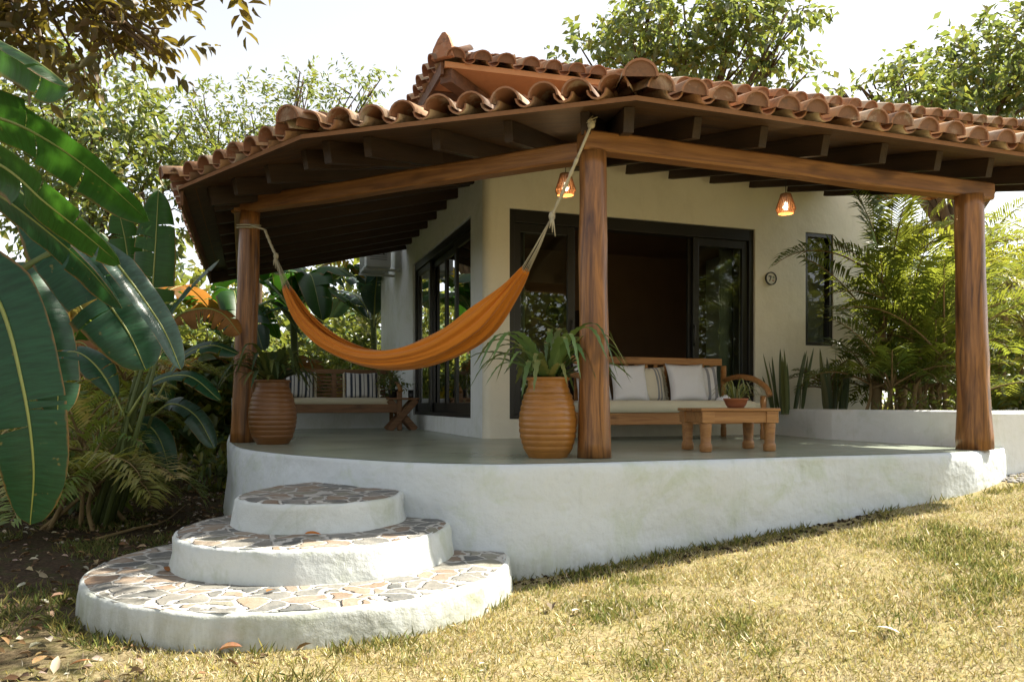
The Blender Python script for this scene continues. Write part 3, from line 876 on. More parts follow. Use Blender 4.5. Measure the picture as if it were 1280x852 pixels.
# ---- posts and beams
def post(base, top, r, seed, burls=()):
    b = MB(); pts = []; rad = []
    nseg = 22
    for k in range(nseg + 1):
        t = k / nseg
        p = base.lerp(top, t)
        p += Vector((0.012 * noise.noise((t * 2.5, seed, 0)), 0.012 * noise.noise((t * 2.5, seed, 9)), 0)) * (1 if 0 < k < nseg else 0)
        rr = r * (1.16 - 0.2 * t + 0.05 * math.exp(-t * 14)) * (1 + 0.035 * noise.noise((t * 6, seed, 4)))
        for bt, amt in burls: rr *= 1 + amt * math.exp(-((t - bt) / 0.05) ** 2)
        pts.append(p); rad.append(rr)
    b.tube(pts, rad, 28, wob=0.05)
    c0_ = base.lerp(top, .5)
    for k_, q_ in enumerate(b.v):
        cx_, cy_ = base.x + (top.x - base.x) * (q_[2] - base.z) / (top.z - base.z), base.y
        a_ = math.atan2(q_[1] - cy_, q_[0] - cx_)
        g_ = 1 + .09 * noise.noise((math.cos(a_) * 2.4, math.sin(a_) * 2.4, q_[2] * .7 + seed)) + .04 * noise.noise((math.cos(a_) * 6, math.sin(a_) * 6, q_[2] * 1.2 + seed))
        b.v[k_] = (cx_ + (q_[0] - cx_) * g_, cy_ + (q_[1] - cy_) * g_, q_[2])
    return b.build('post', M['post'], house, smooth=True)
post(Vector((0.625, 5.80, DECK + .001)), Vector((0.617, 5.80, 1.90)), 0.105, 3.0)
post(Vector((4.16, 6.86, DECK + .001)), Vector((4.10, 6.86, 1.86)), 0.118, 8.0, ((0.36, 0.05), (0.05, 0.05)))
post(Vector((-2.86, 8.1, DECK + .001)), Vector((-2.78, 8.1, 2.03)), 0.105, 5.0)
def beam(a, c, w_, h, name='beam'):
    d = c - a; L = d.length; x = d.normalized(); y = Vector((0, 0, 1)).cross(x).normalized(); z = x.cross(y)
    b = MB()
    nseg = 24; rings = []
    for k in range(nseg + 1):
        px = -L / 2 + L * k / nseg
        wob = 1 + 0.05 * noise.noise((px * 1.3, a.x, 2)); oz = 0.012 * noise.noise((px * 0.9, a.x, 7))
        ring = []
        for (sy, sz) in ((-1, -.8), (-.8, -1), (.8, -1), (1, -.8), (1, .8), (.8, 1), (-.8, 1), (-1, .8)):
            ring.append(b.vert((px, sy * w_ / 2 * wob, sz * h / 2 * wob + oz)))
        rings.append(ring)
    for r0, r1 in zip(rings, rings[1:]):
        for k in range(8): b.face((r0[k], r1[k], r1[(k + 1) % 8], r0[(k + 1) % 8]))
    b.face(rings[0]); b.face(rings[-1][::-1])
    o = b.build(name, M['beam'], None)
    mw = Matrix((x, y, z)).transposed().to_4x4(); mw.translation = (a + c) / 2 - ROOT[house.name]
    o.parent = house; o.matrix_local = mw
    return o
beam(Vector((0.52, 5.77, 1.975)), Vector((4.36, 7.0, 1.925)), 0.15, 0.15)
beam(Vector((0.60, 5.86, 1.925)), Vector((-2.95, 8.18, 2.10)), 0.14, 0.15)
beam(Vector((-2.86, 8.05, 2.10)), P(-2.72, 4.9, 2.10), 0.14, 0.15)

# ---- planter and low wall
def strip_wall(name, label, cat, pts, z0, z1, th, mat, closed_top=True):
    b = MB()
    t = []
    n_ = len(pts)
    for i, p in enumerate(pts):
        d = (pts[min(i + 1, n_ - 1)] - pts[max(i - 1, 0)]); d.z = 0; d.normalize()
        t.append(Vector((-d.y, d.x, 0)))
    prof = [(0, z0), (0, z1 - .03), (0.006, z1 - .01), (0.025, z1), (th - .025, z1), (th - .006, z1 - .01), (th, z1 - .03), (th, z0)]
    rings = [[b.vert((p.x + nn.x * o, p.y + nn.y * o, z)) for o, z in prof] for p, nn in zip(pts, t)]
    for r0, r1 in zip(rings, rings[1:]):
        for k in range(len(prof) - 1): b.face((r0[k], r1[k], r1[k + 1], r0[k + 1]))
    b.face(rings[0]); b.face(rings[-1][::-1])
    o = b.build(name, mat, None, off=pts[0])
    tag(o, label, cat); return o
pl = thing('planter', 'low white masonry planter bed holding palms beside right log post', 'planter', (4.3, 7.2, DECK))
pp = [P(4.02, -0.005), Vector((3.66, 8.74, 0)), Vector((3.95, 8.0, 0)), Vector((4.30, 7.22, 0)), Vector((4.46, 7.12, 0)), Vector((5.2, 7.35, 0)), Vector((8.5, 8.55, 0)), P(8.6, 0.5)]
b = MB()
prof = [(0, -0.95), (0, -0.10), (0.008, -0.08), (0.03, -0.068), (0.13, -0.068), (0.15, -0.08), (0.155, -0.95)]
rings = []
for i, p in enumerate(pp):
    d1 = (p - pp[i - 1]).normalized() if i else (pp[1] - p).normalized()
    d2 = (pp[i + 1] - p).normalized() if i < len(pp) - 1 else d1
    n1, n2 = Vector((-d1.y, d1.x, 0)), Vector((-d2.y, d2.x, 0)); m_ = (n1 + n2).normalized(); k = 1 / max(0.4, m_.dot(n1))
    rings.append([b.vert((p.x + m_.x * o * k, p.y + m_.y * o * k, z)) for o, z in prof])
for r0, r1 in zip(rings, rings[1:]):
    for k in range(len(prof) - 1): b.face((r0[k], r1[k], r1[k + 1], r0[k + 1]))
b.build('planter_wall', M['white'], pl)
b = MB()
b.fill([Vector((p.x, p.y, -0.13)) for p in ring_offset(pp, -0.08)])
b.build('planter_soil', M['soil'], pl)
strip_wall('low_wall', 'low white parapet wall at the back edge behind the bench', 'wall', [P(-2.86, 4.35), P(-0.003, 4.35)], DECK - .02, 0.085, 0.22, M['white'])

# ------------------------------------------------------------------ furniture on the terrace
def pillow_mesh(w_, h, t, n=14, seed=0, sharp=0.035):
    b = MB(); ids = {}
    for side in (1, -1):
        for j in range(n + 1):
            for i in range(n + 1):
                x, z = 2 * i / n - 1, 2 * j / n - 1
                edge_ = i in (0, n) or j in (0, n)
                if side == -1 and edge_: ids[(side, i, j)] = ids[(1, i, j)]; continue
                bul = max(0, (1 - x * x) * (1 - z * z)) ** 0.42
                pin = 1 - 0.10 * (1 - abs(z) ** 2) * abs(x) ** 3; pin2 = 1 - 0.10 * (1 - abs(x) ** 2) * abs(z) ** 3
                y = side * t / 2 * bul * (1 + 0.14 * noise.noise((x * 1.7, z * 1.7, seed + side)))
                ids[(side, i, j)] = b.vert((x * pin * w_ / 2, y, z * pin2 * h / 2 + h / 2 - 0.02 * bul))
        for j in range(n):
            for i in range(n):
                q = [ids[(side, i, j)], ids[(side, i + 1, j)], ids[(side, i + 1, j + 1)], ids[(side, i, j + 1)]]
                b.face(q if side == -1 else q[::-1], sm=True)
    return b
def put_pillow(name, mat, u, v, z, w_, h, t, lean, yaw, label, group, seed=0, fringe=False, roll=0):
    o = pillow_mesh(w_, h, t, seed=seed).build(name, mat, None, smooth=True)
    tag(o, label, 'pillow', group)
    p = P(u, v, z); o.location = p; o.rotation_euler = (lean, roll, ANG + yaw)
    if fringe:
        for sx in (-1, 1):
            f = MB()
            for k in range(26):
                zz = h * (k + 0.5) / 26
                x0 = sx * w_ * 0.48
                f.tube([(x0, 0, zz), (x0 + sx * .02, random.uniform(-.012, .012), zz - .008), (x0 + sx * .035, random.uniform(-.02, .02), zz - .03)], [0.007, 0.008, 0.005], 5)
            f.build('fringe', M['cushion'], o, local=True)
    return o

sofa = thing('sofa', 'teak sofa with cream seat cushion set before the open glass doors', 'sofa', P(1.93, -0.72, DECK), ANG)
hw = 1.06
b = MB(); b.box((0, -0.39, .245), (2 * hw, .035, .13)); b.box((0, .36, .245), (2 * hw, .035, .13))
for sx in (-1, 1): b.box((sx * (hw - .0175), -.015, .243), (.035, .71, .125))
b.build('seat_frame', M['teak'], sofa, bevel=.006, local=True)
b = MB(); b.box((0, .385, .925), (2 * hw, .045, .085)); b.box((0, .385, .42), (2 * hw - .16, .03, .06))
for k in range(15): b.box((-hw + .14 + k * (2 * hw - .28) / 14, .385, .668), (.05, .018, .424))
b.build('backrest', M['teak'], sofa, bevel=.006, local=True)
for sx in (-1, 1):
    for y, hh in ((-.40, .50), (.385, .88)):
        b = MB(); b.lathe([(.030, 0), (.036, .02), (.036, .10), (.03, .13), (.036, .17), (.036, hh)], (sx * (hw + .035), y, 0), 12)
        b.build('leg', M['teak'], sofa, smooth=True, local=True)
    b = MB(); pts = cr([(sx * (hw + .035), .38, .70), (sx * (hw + .04), .1, .735), (sx * (hw + .045), -.2, .70), (sx * (hw + .05), -.42, .60), (sx * (hw + .05), -.50, .50)], 6)
    b.tube(pts, [.030] * 6 + [.034] * (len(pts) - 6), 10); b.build('armrest', M['teak'], sofa, smooth=True, local=True)
def cushion_box(L, W, H, z0, mat, parent, name, seed=0, y0=0):
    b = MB(); nx, ny = 26, 10; ids = {}
    for j in range(ny + 1):
        for i in range(nx + 1):
            x, y = 2 * i / nx - 1, 2 * j / ny - 1
            r = 1 - max(abs(x) ** 30, abs(y) ** 14)
            z = z0 + H * (0.82 + 0.18 * max(0, r) ** .5) + .006 * noise.noise((x * 5, y * 2, seed))
            ids[i, j] = b.vert((x * L / 2, y * W / 2 + y0, z))
    for j in range(ny):
        for i in range(nx): b.face((ids[i, j], ids[i + 1, j], ids[i + 1, j + 1], ids[i, j + 1]), sm=True)
    rim = [(i, 0) for i in range(nx + 1)] + [(nx, j) for j in range(1, ny + 1)] + [(i, ny) for i in range(nx - 1, -1, -1)] + [(0, j) for j in range(ny - 1, 0, -1)]
    low = [b.vert((b.v[ids[q]][0] * 1.0, b.v[ids[q]][1], z0)) for q in rim]
    mid = [b.vert((b.v[ids[q]][0] * 1.006, (b.v[ids[q]][1] - y0) * 1.012 + y0, z0 + H * .45)) for q in rim]
    n_ = len(rim)
    for k in range(n_):
        a, c = ids[rim[k]], ids[rim[(k + 1) % n_]]
        b.face((mid[k], mid[(k + 1) % n_], c, a), sm=True); b.face((low[k], low[(k + 1) % n_], mid[(k + 1) % n_], mid[k]), sm=True)
    b.face(low[::-1])
    return b.build(name, mat, parent, local=True)
cushion_box(2 * hw - .05, .78, .135, .312, M['cushion'], sofa, 'seat_cushion', 1, -.03)
ST = DECK + .447
GS = 'pillows along the teak sofa'
put_pillow('throw_pillow', M['pillow_white'], 1.14, -0.60, ST - .02, .46, .46, .16, R(-16), R(4), 'plain white pillow half hidden behind the corner log post', GS, 1)
put_pillow('throw_pillow', M['pillow_white'], 1.57, -0.66, ST - .02, .47, .47, .17, R(-18), R(-3), 'plain white pillow between corner post and tasselled pillow', GS, 2)
put_pillow('throw_pillow', M['pillow_cream'], 1.90, -0.53, ST - .02, .46, .44, .14, R(-14), R(8), 'cream tasselled pillow with dark stripes between two white pillows', GS, 3, True)
put_pillow('throw_pillow', M['pillow_white'], 2.32, -0.69, ST - .02, .50, .49, .18, R(-19), R(-4), 'plain white pillow in front of grey striped pillow', GS, 4)
put_pillow('throw_pillow', M['pillow_stripe'], 2.62, -0.52, ST - .02, .46, .46, .15, R(-14), R(-6), 'white pillow with grey stripes at the right end of sofa', GS, 5)
cl = MB()
for k in range(3):
    cl.lathe([(.001, 0), (.07 - k * .015, .004), (.085 - k * .02, .02), (.07 - k * .02, .04), (.001, .052 - k * .006)], (0.03 * k - .03, .02 * k, .018 * k), 14, cap=False)
o = cl.build('folded_throw', M['pillow_white'], None, smooth=True); o.location = P(2.60, -1.0, ST - .012); tag(o, 'crumpled white cloth left near the right end of the sofa seat', 'cloth')

# coffee table
tb_ = thing('coffee_table', 'low square teak table with turned legs in front of sofa', 'table', (1.90, 6.72, DECK), R(11))
tw, td, th_ = .345, .235, .372
b = MB()
for k in range(5): b.box((0, -td - .015 + (k + .5) * (2 * td + .03) / 5, th_ - .0125), (2 * tw + .04, (2 * td + .03) / 5 - .003, .025))
b.build('tabletop', M['teak'], tb_, bevel=.004, local=True)
b = MB()
for sy in (-1, 1): b.box((0, sy * (td - .02), th_ - .075), (2 * tw - .12, .028, .098))
for sx in (-1, 1): b.box((sx * (tw - .02), 0, th_ - .075), (.028, 2 * td - .12, .098))
b.build('apron', M['teak'], tb_, bevel=.004, local=True)
for sx in (-1, 1):
    for sy in (-1, 1):
        b = MB(); c_ = (sx * (tw - .05), sy * (td - .05), 0)
        b.box((c_[0], c_[1], th_ - .077), (.112, .112, .10))
        b.lathe([(.046, 0), (.053, .012), (.053, .055), (.048, .068), (.043, .076), (.047, .15), (.050, .20), (.052, th_ - .128)], c_, 18)
        b.build('leg', M['teak'], tb_, bevel=.004, local=True)

# bench behind, with two striped pillows, and the crossed side table
bn = thing('bench', 'brown slatted wooden bench with pale seat pad at the back of the terrace', 'bench', P(-1.30, 3.55, DECK), ANG)
bw = .86
b = MB(); b.box((0, -.36, .335), (2 * bw, .04, .13)); b.box((0, .33, .335), (2 * bw, .04, .13))
for sx in (-1, 1): b.box((sx * (bw - .02), -.015, .335), (.04, .65, .12))
b.build('seat_frame', M['darkteak'], bn, bevel=.006, local=True)
b = MB(); b.box((0, .35, .92), (2 * bw, .045, .07)); b.box((0, .35, .50), (2 * bw, .035, .06))
for k in range(6): b.box((0, .352, .56 + k * .054), (2 * bw - .12, .016, .036))
for x in (-.42, -.02, .42): b.box((x, .34, .705), (.075, .03, .36))
b.build('backrest', M['darkteak'], bn, bevel=.005, local=True)
for sx in (-1, 1):
    b = MB(); b.box((sx * (bw + .035), -.36, .30), (.075, .08, .60)); b.build('leg', M['darkteak'], bn, bevel=.01, local=True)
    b = MB(); b.box((sx * (bw + .035), .35, .45), (.06, .06, .95)); b.build('leg', M['darkteak'], bn, bevel=.01, local=True)
    b = MB(); b.tube(cr([(sx * (bw + .035), .33, .70), (sx * (bw + .04), .05, .74), (sx * (bw + .045), -.25, .70), (sx * (bw + .045), -.42, .60)], 6), .034, 10)
    b.build('armrest', M['teak'], bn, smooth=True, local=True)
cushion_box(2 * bw - .04, .70, .10, .40, M['cushion'], bn, 'seat_pad', 5, -.02)
GB = 'striped pillows on the bench'
put_pillow('throw_pillow', M['pillow_bench'], -1.87, 3.62, DECK + .49, .47, .44, .15, R(-15), R(5), 'navy and white striped pillow next to the ribbed brown pot', GB, 8, True, R(3))
put_pillow('throw_pillow', M['pillow_bench'], -0.92, 3.62, DECK + .49, .53, .43, .15, R(-15), R(-4), 'navy and white striped pillow beside the bench armrest under hammock', GB, 9, True)

xt = thing('side_table', 'small dark wooden table with crossed plank legs by the side doors', 'side table', P(-0.36, 3.30, DECK), ANG)
b = MB(); b.box((0, 0, .485), (.50, .40, .03)); b.build('tabletop', M['darkteak'], xt, bevel=.005, local=True)
for k, sx in enumerate((-1, 1)):
    b = MB()
    for y in (-.13, .13): b.bar((sx * .21, y + .021 * (1 if k else -1) , 0.004), (-sx * .21, y + .021 * (1 if k else -1), .468), .04, .10, up=(1, 0, .2))
    b.build('crossed_leg', M['darkteak'], xt, bevel=.004, local=True)

# clay pots
def big_pot(name, label, loc, H, rmax, mat):
    t = thing(name, label, 'pot', loc)
    prof = []
    n_ = 120
    for k in range(n_ + 1):
        z = k / n_
        base_r = 0.62 + 0.38 * math.sin(math.pi * min(1, (z * 0.92 + 0.06)) ** 0.9) ** 1.0
        if z < .08: base_r *= 0.93 + .07 * z / .08
        neck = smooth(0.80, 1.0, z)
        base_r = base_r * (1 - neck) + 0.70 * neck
        rib = 0.034 * (abs(math.sin(z * math.pi * 13)) ** 0.6 - .5) * (1 if 0.06 < z < 0.95 else 0)
        rib *= .7 + .6 * abs(noise.noise((int(z * 13) * 3.7, rmax * 20, 2))) * 2
        prof.append((rmax * (base_r + rib), z * H))
    prof += [(rmax * .76, H + .004), (rmax * .77, H + .022), (rmax * .70, H + .026), (rmax * .62, H + .01), (rmax * .62, H - .05)]
    b = MB(); b.lathe(prof, loc, 40, cap=False)
    # a bottom
    b.face([b.vert((loc[0] + rmax * .6 * math.cos(a * math.pi / 8), loc[1] + rmax * .6 * math.sin(a * math.pi / 8), loc[2] + .002)) for a in range(16)][::-1])
    for k, v_ in enumerate(b.v):
        n1 = 1 + .012 * noise.noise((v_[0] * 6, v_[1] * 6, v_[2] * 9))
        b.v[k] = (loc[0] + (v_[0] - loc[0]) * n1, loc[1] + (v_[1] - loc[1]) * n1, v_[2])
    b.build('pot_body', mat, t, smooth=True)
    s_ = MB(); s_.lathe([(rmax * .63, H - .04), (rmax * .3, H - .03), (.005, H - .025)], loc, 20, cap=False); s_.build('soil', M['soil'], t, smooth=True)
    return t
POT1 = Vector((0.275, 5.84, DECK + .001)); POT2 = Vector((-2.44, 7.78, DECK + .001))
big_pot('clay_pot', 'tall ribbed orange clay pot beside the corner log post', POT1, .585, .220, M['clay'])
big_pot('clay_pot', 'tall ribbed brown clay pot beside the left log post', POT2, .625, .235, M['clay_dark'])

def strap(b, pts, wid, tint, seed=0, serr=0.0, fold=0.25, n=14, tip=2.2, up=None):
    """an arching strap leaf along a curve"""
    c = cr(pts, max(2, n // (len(pts) - 1)))
    rows = []
    L = len(c)
    for i, p in enumerate(c):
        t = i / (L - 1)
        d = (c[min(i + 1, L - 1)] - c[max(i - 1, 0)]).normalized()
        s = d.cross(up or Vector((0, 0, 1)))
        if s.length < 0.15: s = d.cross(Vector((1, 0.3, 0)))
        s.normalize(); nn = s.cross(d)
        w_ = wid * (1 - t ** tip) ** 0.8 * min(1, 0.35 + t * 4)
        w1 = w_ * (1 + serr * (1 if i % 2 else -1)); w2 = w_ * (1 + serr * (1 if (i + 1) % 2 else -1))
        rows.append((b.vert(p - s * w1 + nn * w1 * fold), b.vert(p), b.vert(p + s * w2 + nn * w2 * fold)))
    for r0, r1 in zip(rows, rows[1:]):
        b.face((r0[0], r0[1], r1[1], r1[0]), tint=tint, sm=True); b.face((r0[1], r0[2], r1[2], r1[1]), tint=tint, sm=True)
def vary(c, a=0.25):
    k = random.uniform(1 - a, 1 + a); return (c[0] * k * random.uniform(.9, 1.15), c[1] * k, c[2] * k * random.uniform(.8, 1.1))
def fern(name, label, c, n_, length, wid, cols, lean=(0, 0), serr=0.22, lift=(0.1, 1.0)):
    b = MB()
    for k in range(n_):
        a = 2 * math.pi * k / n_ * 2.4 + random.uniform(-.3, .3)
        L = length * random.uniform(.6, 1.1); el = random.uniform(*lift)
        h = Vector((math.cos(a), math.sin(a), 0)) + Vector((lean[0], lean[1], 0)) * random.random()
        p0 = c + Vector((math.cos(a), math.sin(a), 0)) * random.uniform(.01, .05)
        rise = L * (math.sin(el) * .58 + .07); out = L * (0.42 + 0.5 * math.cos(el))
        pts = [p0, p0 + h * out * .35 + Vector((0, 0, rise)), p0 + h * out * .72 + Vector((0, 0, rise * 1.15)), p0 + h * out + Vector((0, 0, rise * .62 - L * random.uniform(.0, .28)))]
        strap(b, pts, wid * random.uniform(.7, 1.15), vary(random.choice(cols)), serr=serr, n=24, fold=.3)
    o = b.build(name, M['fern'], None, off=c)
    return tag(o, label, 'plant')
fern('fern', 'green fern with arching notched fronds in the orange clay pot', POT1 + Vector((0, 0, .57)), 52, .74, .034, [(0.09, 0.18, 0.055), (0.12, 0.22, 0.07), (0.07, 0.14, 0.05), (0.18, 0.22, 0.07)])
fern('fern', 'dark drooping fern growing from the brown clay pot', POT2 + Vector((0, 0, .61)), 50, .62, .03, [(0.02, 0.05, 0.018), (0.03, 0.065, 0.02), (0.10, 0.11, 0.03)], lean=(-.25, -.1))
# bowl with a spider plant on the coffee table
PB = Vector((1.965, 6.70, DECK + .373))
o = MB(); o.lathe([(.062, 0), (.070, .004), (.088, .03), (.100, .066), (.108, .070), (.108, .084), (.098, .084), (.094, .066), (.002, .062)], PB, 28, cap=True)
tag(o.build('plant_bowl', M['terra'], None, smooth=False, off=PB, bevel=0), 'shallow terracotta bowl standing on the low teak table', 'pot')
fern('spider_plant', 'small spider plant with thin arching leaves in the terracotta bowl', PB + Vector((0, 0, .065)), 40, .27, .0085, [(0.16, 0.2, 0.07), (0.22, 0.22, 0.10), (0.10, 0.14, 0.05), (0.25, 0.15, 0.06)], serr=0, lean=(.2, -.1))
# things on the crossed side table
q = P(-0.22, 3.22, DECK + .501)
o = MB(); o.lathe([(.038, 0), (.042, .01), (.044, .12), (.039, .12), (.036, .012), (.001, .012)], q, 20)
tag(o.build('glass_cup', M['frame'], None, smooth=False, off=q), 'small dark tumbler on the crossed-leg side table', 'cup')
q = P(-0.47, 3.36, DECK + .501)
pt_ = thing('plant_pot', 'small dark pot on the crossed-leg side table', 'pot', q)
o = MB(); o.lathe([(.06, 0), (.085, .12), (.09, .13), (.08, .13), (.07, .10), (.001, .10)], q, 20); o.build('pot_body', M['black'], pt_, smooth=False)

# ------------------------------------------------------------------ hammock
HR = Vector((0.60, 5.70, 0)); HL = Vector((-2.78, 7.98, 0))
ham = thing('hammock', 'orange cloth hammock slung by cotton cords between two log posts', 'hammock', at(505, 450, 6.9))
low = [(357, 364), (372, 400), (400, 431), (440, 452), (480, 461), (520, 459), (560, 447), (600, 420), (640, 373), (659, 341)]
upp = [(359, 354), (385, 391), (415, 417), (450, 433), (485, 437), (525, 430), (565, 412), (605, 382), (635, 355), (655, 332)]
n_ = len(low)
ctr = []; hh = []
for k, (l, u_) in enumerate(zip(low, upp)):
    f = k / (n_ - 1); Y = 7.72 + (6.02 - 7.72) * f
    a, c = at(*l, Y), at(*u_, Y); ctr.append((a + c) / 2); hh.append((a - c).length / 2)
cc = cr(ctr, 6); h2 = [h.x for h in cr([(h, 0, 0) for h in hh], 6)]
axis = (cc[-1] - cc[0]); axis.z = 0; axis.normalize(); side = Vector((axis.y, -axis.x, 0))
b = MB(); rings = []; NA = 64
for i, p in enumerate(cc):
    t = i / (len(cc) - 1); d = (cc[min(i + 1, len(cc) - 1)] - cc[max(i - 1, 0)]).normalized()
    nz = side.cross(d); nz = nz if nz.z > 0 else -nz
    H = h2[i]; Wd = 0.045 + 0.115 * math.sin(math.pi * t) ** .7
    ring = []
    for k in range(NA + 1):
        a = R(-140) + R(285) * k / NA
        fo = 1 + (0.13 * math.sin(a * 8 + 1.5 * math.sin(t * 4)) + .07 * math.sin(a * 19 + 2 + 2 * t)) * (0.5 + 0.6 * abs(2 * t - 1)) + .10 * noise.noise((a * 1.6, t * 5, 2))
        cr_f = .10 * abs(math.sin(a * 4.5 + 2.2 * t + 1.2 * noise.noise((t * 3, a, 6)))) + .05 * abs(math.sin(a * 11 + 5 * t))
        fo = fo - cr_f * (.5 + .7 * abs(2 * t - 1)) + .06
        x = math.sin(a) * Wd * fo; z = -math.cos(a) * H * fo + (.016 * noise.noise((t * 9, 3 if k > NA / 2 else 8, 1)) * (1 if k in (0, NA) else .0))
        ring.append(b.vert(p + side * x + nz * z))
    rings.append(ring)
for r0, r1 in zip(rings, rings[1:]):
    for k in range(NA): b.face((r0[k], r1[k], r1[k + 1], r0[k + 1]), sm=True)
hc = b.build('hammock_cloth', M['hammock'], ham, smooth=True)
m_ = hc.modifiers.new('thick', 'SOLIDIFY'); m_.thickness = .0025
for end, knot, tie, wrap in ((0, at(345, 320, 7.85), at(331, 287, 7.95), HL), (-1, at(690, 270, 5.88), at(722, 197, 5.66), HR)):
    b = MB()
    for k in range(12):
        a = R(-140) + R(280) * k / 11
        p = Vector(b.v[0]) if False else cc[end] + side * (math.sin(a) * .05) + Vector((0, 0, -math.cos(a) * h2[end] * 1.1))
        b.tube([p, p.lerp(knot, .5) + Vector((random.uniform(-.006, .006), random.uniform(-.006, .006), -.01)), knot], .0030, 5)
    b.build('cord_fan', M['rope'], ham, smooth=True)
    b = MB(); pts = cr([knot, knot.lerp(tie, .5) + Vector((0, 0, -.008)), tie], 8)
    b.tube(pts, [.014 + .003 * math.sin(i * 2.2) for i in range(len(pts))], 8)
    for k in range(3): b.tube([knot + Vector((0, -.01, .0)), knot + Vector((.01 * k - .01, -.03, -.05)), knot + Vector((.022 * k - .02, -.02, -.10 - .03 * k))], [.009, .007, .004], 6)
    b.lathe([(.004, -.035), (.022, -.025), (.027, 0), (.022, .025), (.004, .035)], knot, 10, cap=False)
    if end == -1:
        top = at(739, 156, 5.64)
        b.tube(cr([tie, top, Vector((.57, 5.80, top.z + .03)), Vector((.50, 5.98, top.z - .1))], 6), .011, 8)
        b.lathe([(.004, -.03), (.025, -.02), (.03, 0), (.02, .03), (.004, .04)], top, 9, cap=False)
        for k in range(7): b.tube([top, top + Vector((random.uniform(-.03, .03), -.02, random.uniform(.0, .03))), top + Vector((random.uniform(-.06, .06), random.uniform(-.05, .0), random.uniform(.0, .07)))], [.007, .005, .003], 5)
    else:
        ctr_ = Vector((-2.79, 8.09, 1.86))
        for dz in (0, .025):
            b.tube([ctr_ + Vector((.118 * math.cos(a), .118 * math.sin(a), dz + .02 * math.sin(a))) for a in np.linspace(0, 2 * math.pi, 25)], .009, 6)
        b.tube([tie, ctr_ + Vector((.06, -.11, .0))], .011, 8)
    b.build('hanging_rope', M['rope'], ham, smooth=True)

# ------------------------------------------------------------------ lamps, sign, air conditioner, curtains
def lamp(label, p, ceil):
    t = thing('pendant_lamp', label, 'lamp', p, 0, 'woven pendant lamps under the porch roof')
    prof = [(.052, .20), (.066, .15), (.082, .10), (.096, .055), (.098, .04), (.086, .012), (.080, 0)]
    b = MB()
    for k in range(26):
        a = 2 * math.pi * k / 26
        b.tube([p + Vector((r * math.cos(a + .9 * z), r * math.sin(a + .9 * z), z)) for r, z in prof], .0040, 4, cap=False)
    for k in range(19):
        z = .2 * k / 18
        for (r0, z0), (r1, z1) in zip(prof, prof[1:]):
            if z1 <= z <= z0: r = r1 + (r0 - r1) * (z - z1) / (z0 - z1)
        b.tube([p + Vector((r * math.cos(a), r * math.sin(a), z)) for a in np.linspace(0, 2 * math.pi, 25)], .0042, 4, cap=False)
    b.lathe([(.001, .203), (.054, .202), (.054, .196), (.001, .195)], p, 18, cap=False)
    b.build('lamp_shade', M['wicker'], t)
    b = MB(); b.lathe([(.002, .034), (.02, .04), (.031, .062), (.028, .085), (.016, .105), (.013, .12)], p, 14, cap=True); b.build('bulb', M['bulb'], t, smooth=True)
    b = MB(); b.tube([p + Vector((0, 0, .12)), p + Vector((0, 0, .19))], .016, 10); b.tube([p + Vector((0, 0, .19)), Vector((p.x, p.y, ceil))], .004, 6)
    b.build('cord', M['black'], t)
    ld = bpy.data.lights.new('bulb_light', 'POINT'); ld.energy = 3; ld.color = (1, .62, .28); ld.shadow_soft_size = .035
    lo = bpy.data.objects.new('bulb_light', ld); col.objects.link(lo); lo.parent = t; lo.location = (0, 0, .0)
lamp('woven pendant lamp hanging behind the hammock rope near the corner post', Vector((.52, 7.4, 2.02)), 2.50)
lamp('woven pendant lamp hanging above the round wall sign near the palm', Vector((2.87, 8.0, 1.99)), 2.42)

sg = thing('house_sign', 'round number plaque with dark rim on the front wall', 'sign', P(3.986, -0.003, 1.665), ANG)
def disc(b, r0, r1, y0, y1, n=36):
    pr = [(r0, y0), (r0, y1), (r1, y1), (r1, y0)]
    rs = [[b.vert((r * math.cos(2 * math.pi * k / n), y, r * math.sin(2 * math.pi * k / n))) for k in range(n)] for r, y in pr]
    for a, c in zip(rs, rs[1:]):
        for k in range(n): b.face((a[k], a[(k + 1) % n], c[(k + 1) % n], c[k]))
b = MB(); disc(b, .088, .074, 0, -.022); b.build('rim', M['black'], sg, local=True)
b = MB(); b.face([b.vert((.0745 * math.cos(2 * math.pi * k / 36), -.014, .0745 * math.sin(2 * math.pi * k / 36))) for k in range(36)]); b.build('plate', M['signface'], sg, local=True)
b = MB(); y = -.0165
b.poly([(-.042, y, .036), (.006, y, .036), (.006, y, .020), (-.042, y, .020)][::-1]); b.poly([(.006, y, .020), (-.010, y, .020), (-.034, y, -.036), (-.018, y, -.036)]); b.build('numeral', M['black'], sg, local=True)
b = MB()
b.poly([(.030, y, -.014), (.034, y, -.014), (.034, y, .014), (.030, y, .014)])
for a in (20, 75, 130, 180, -10):
    c_, s_ = math.cos(R(a)), math.sin(R(a)); b.poly([(.032, y - .0005, .014), (.032 + .012 * c_ - .004 * s_, y - .0005, .016 + .012 * s_ + .004 * c_), (.032 + .022 * c_, y - .0005, .014 + .018 * s_), (.032 + .012 * c_ + .004 * s_, y - .0005, .014 + .012 * s_ - .004 * c_)])
b.build('palm_emblem', M['green'], sg, local=True)
b = MB(); b.poly([(.012, y, -.032), (.048, y, -.032), (.040, y, -.018), (.020, y, -.018)]); b.build('red_mark', M['red'], sg, local=True)

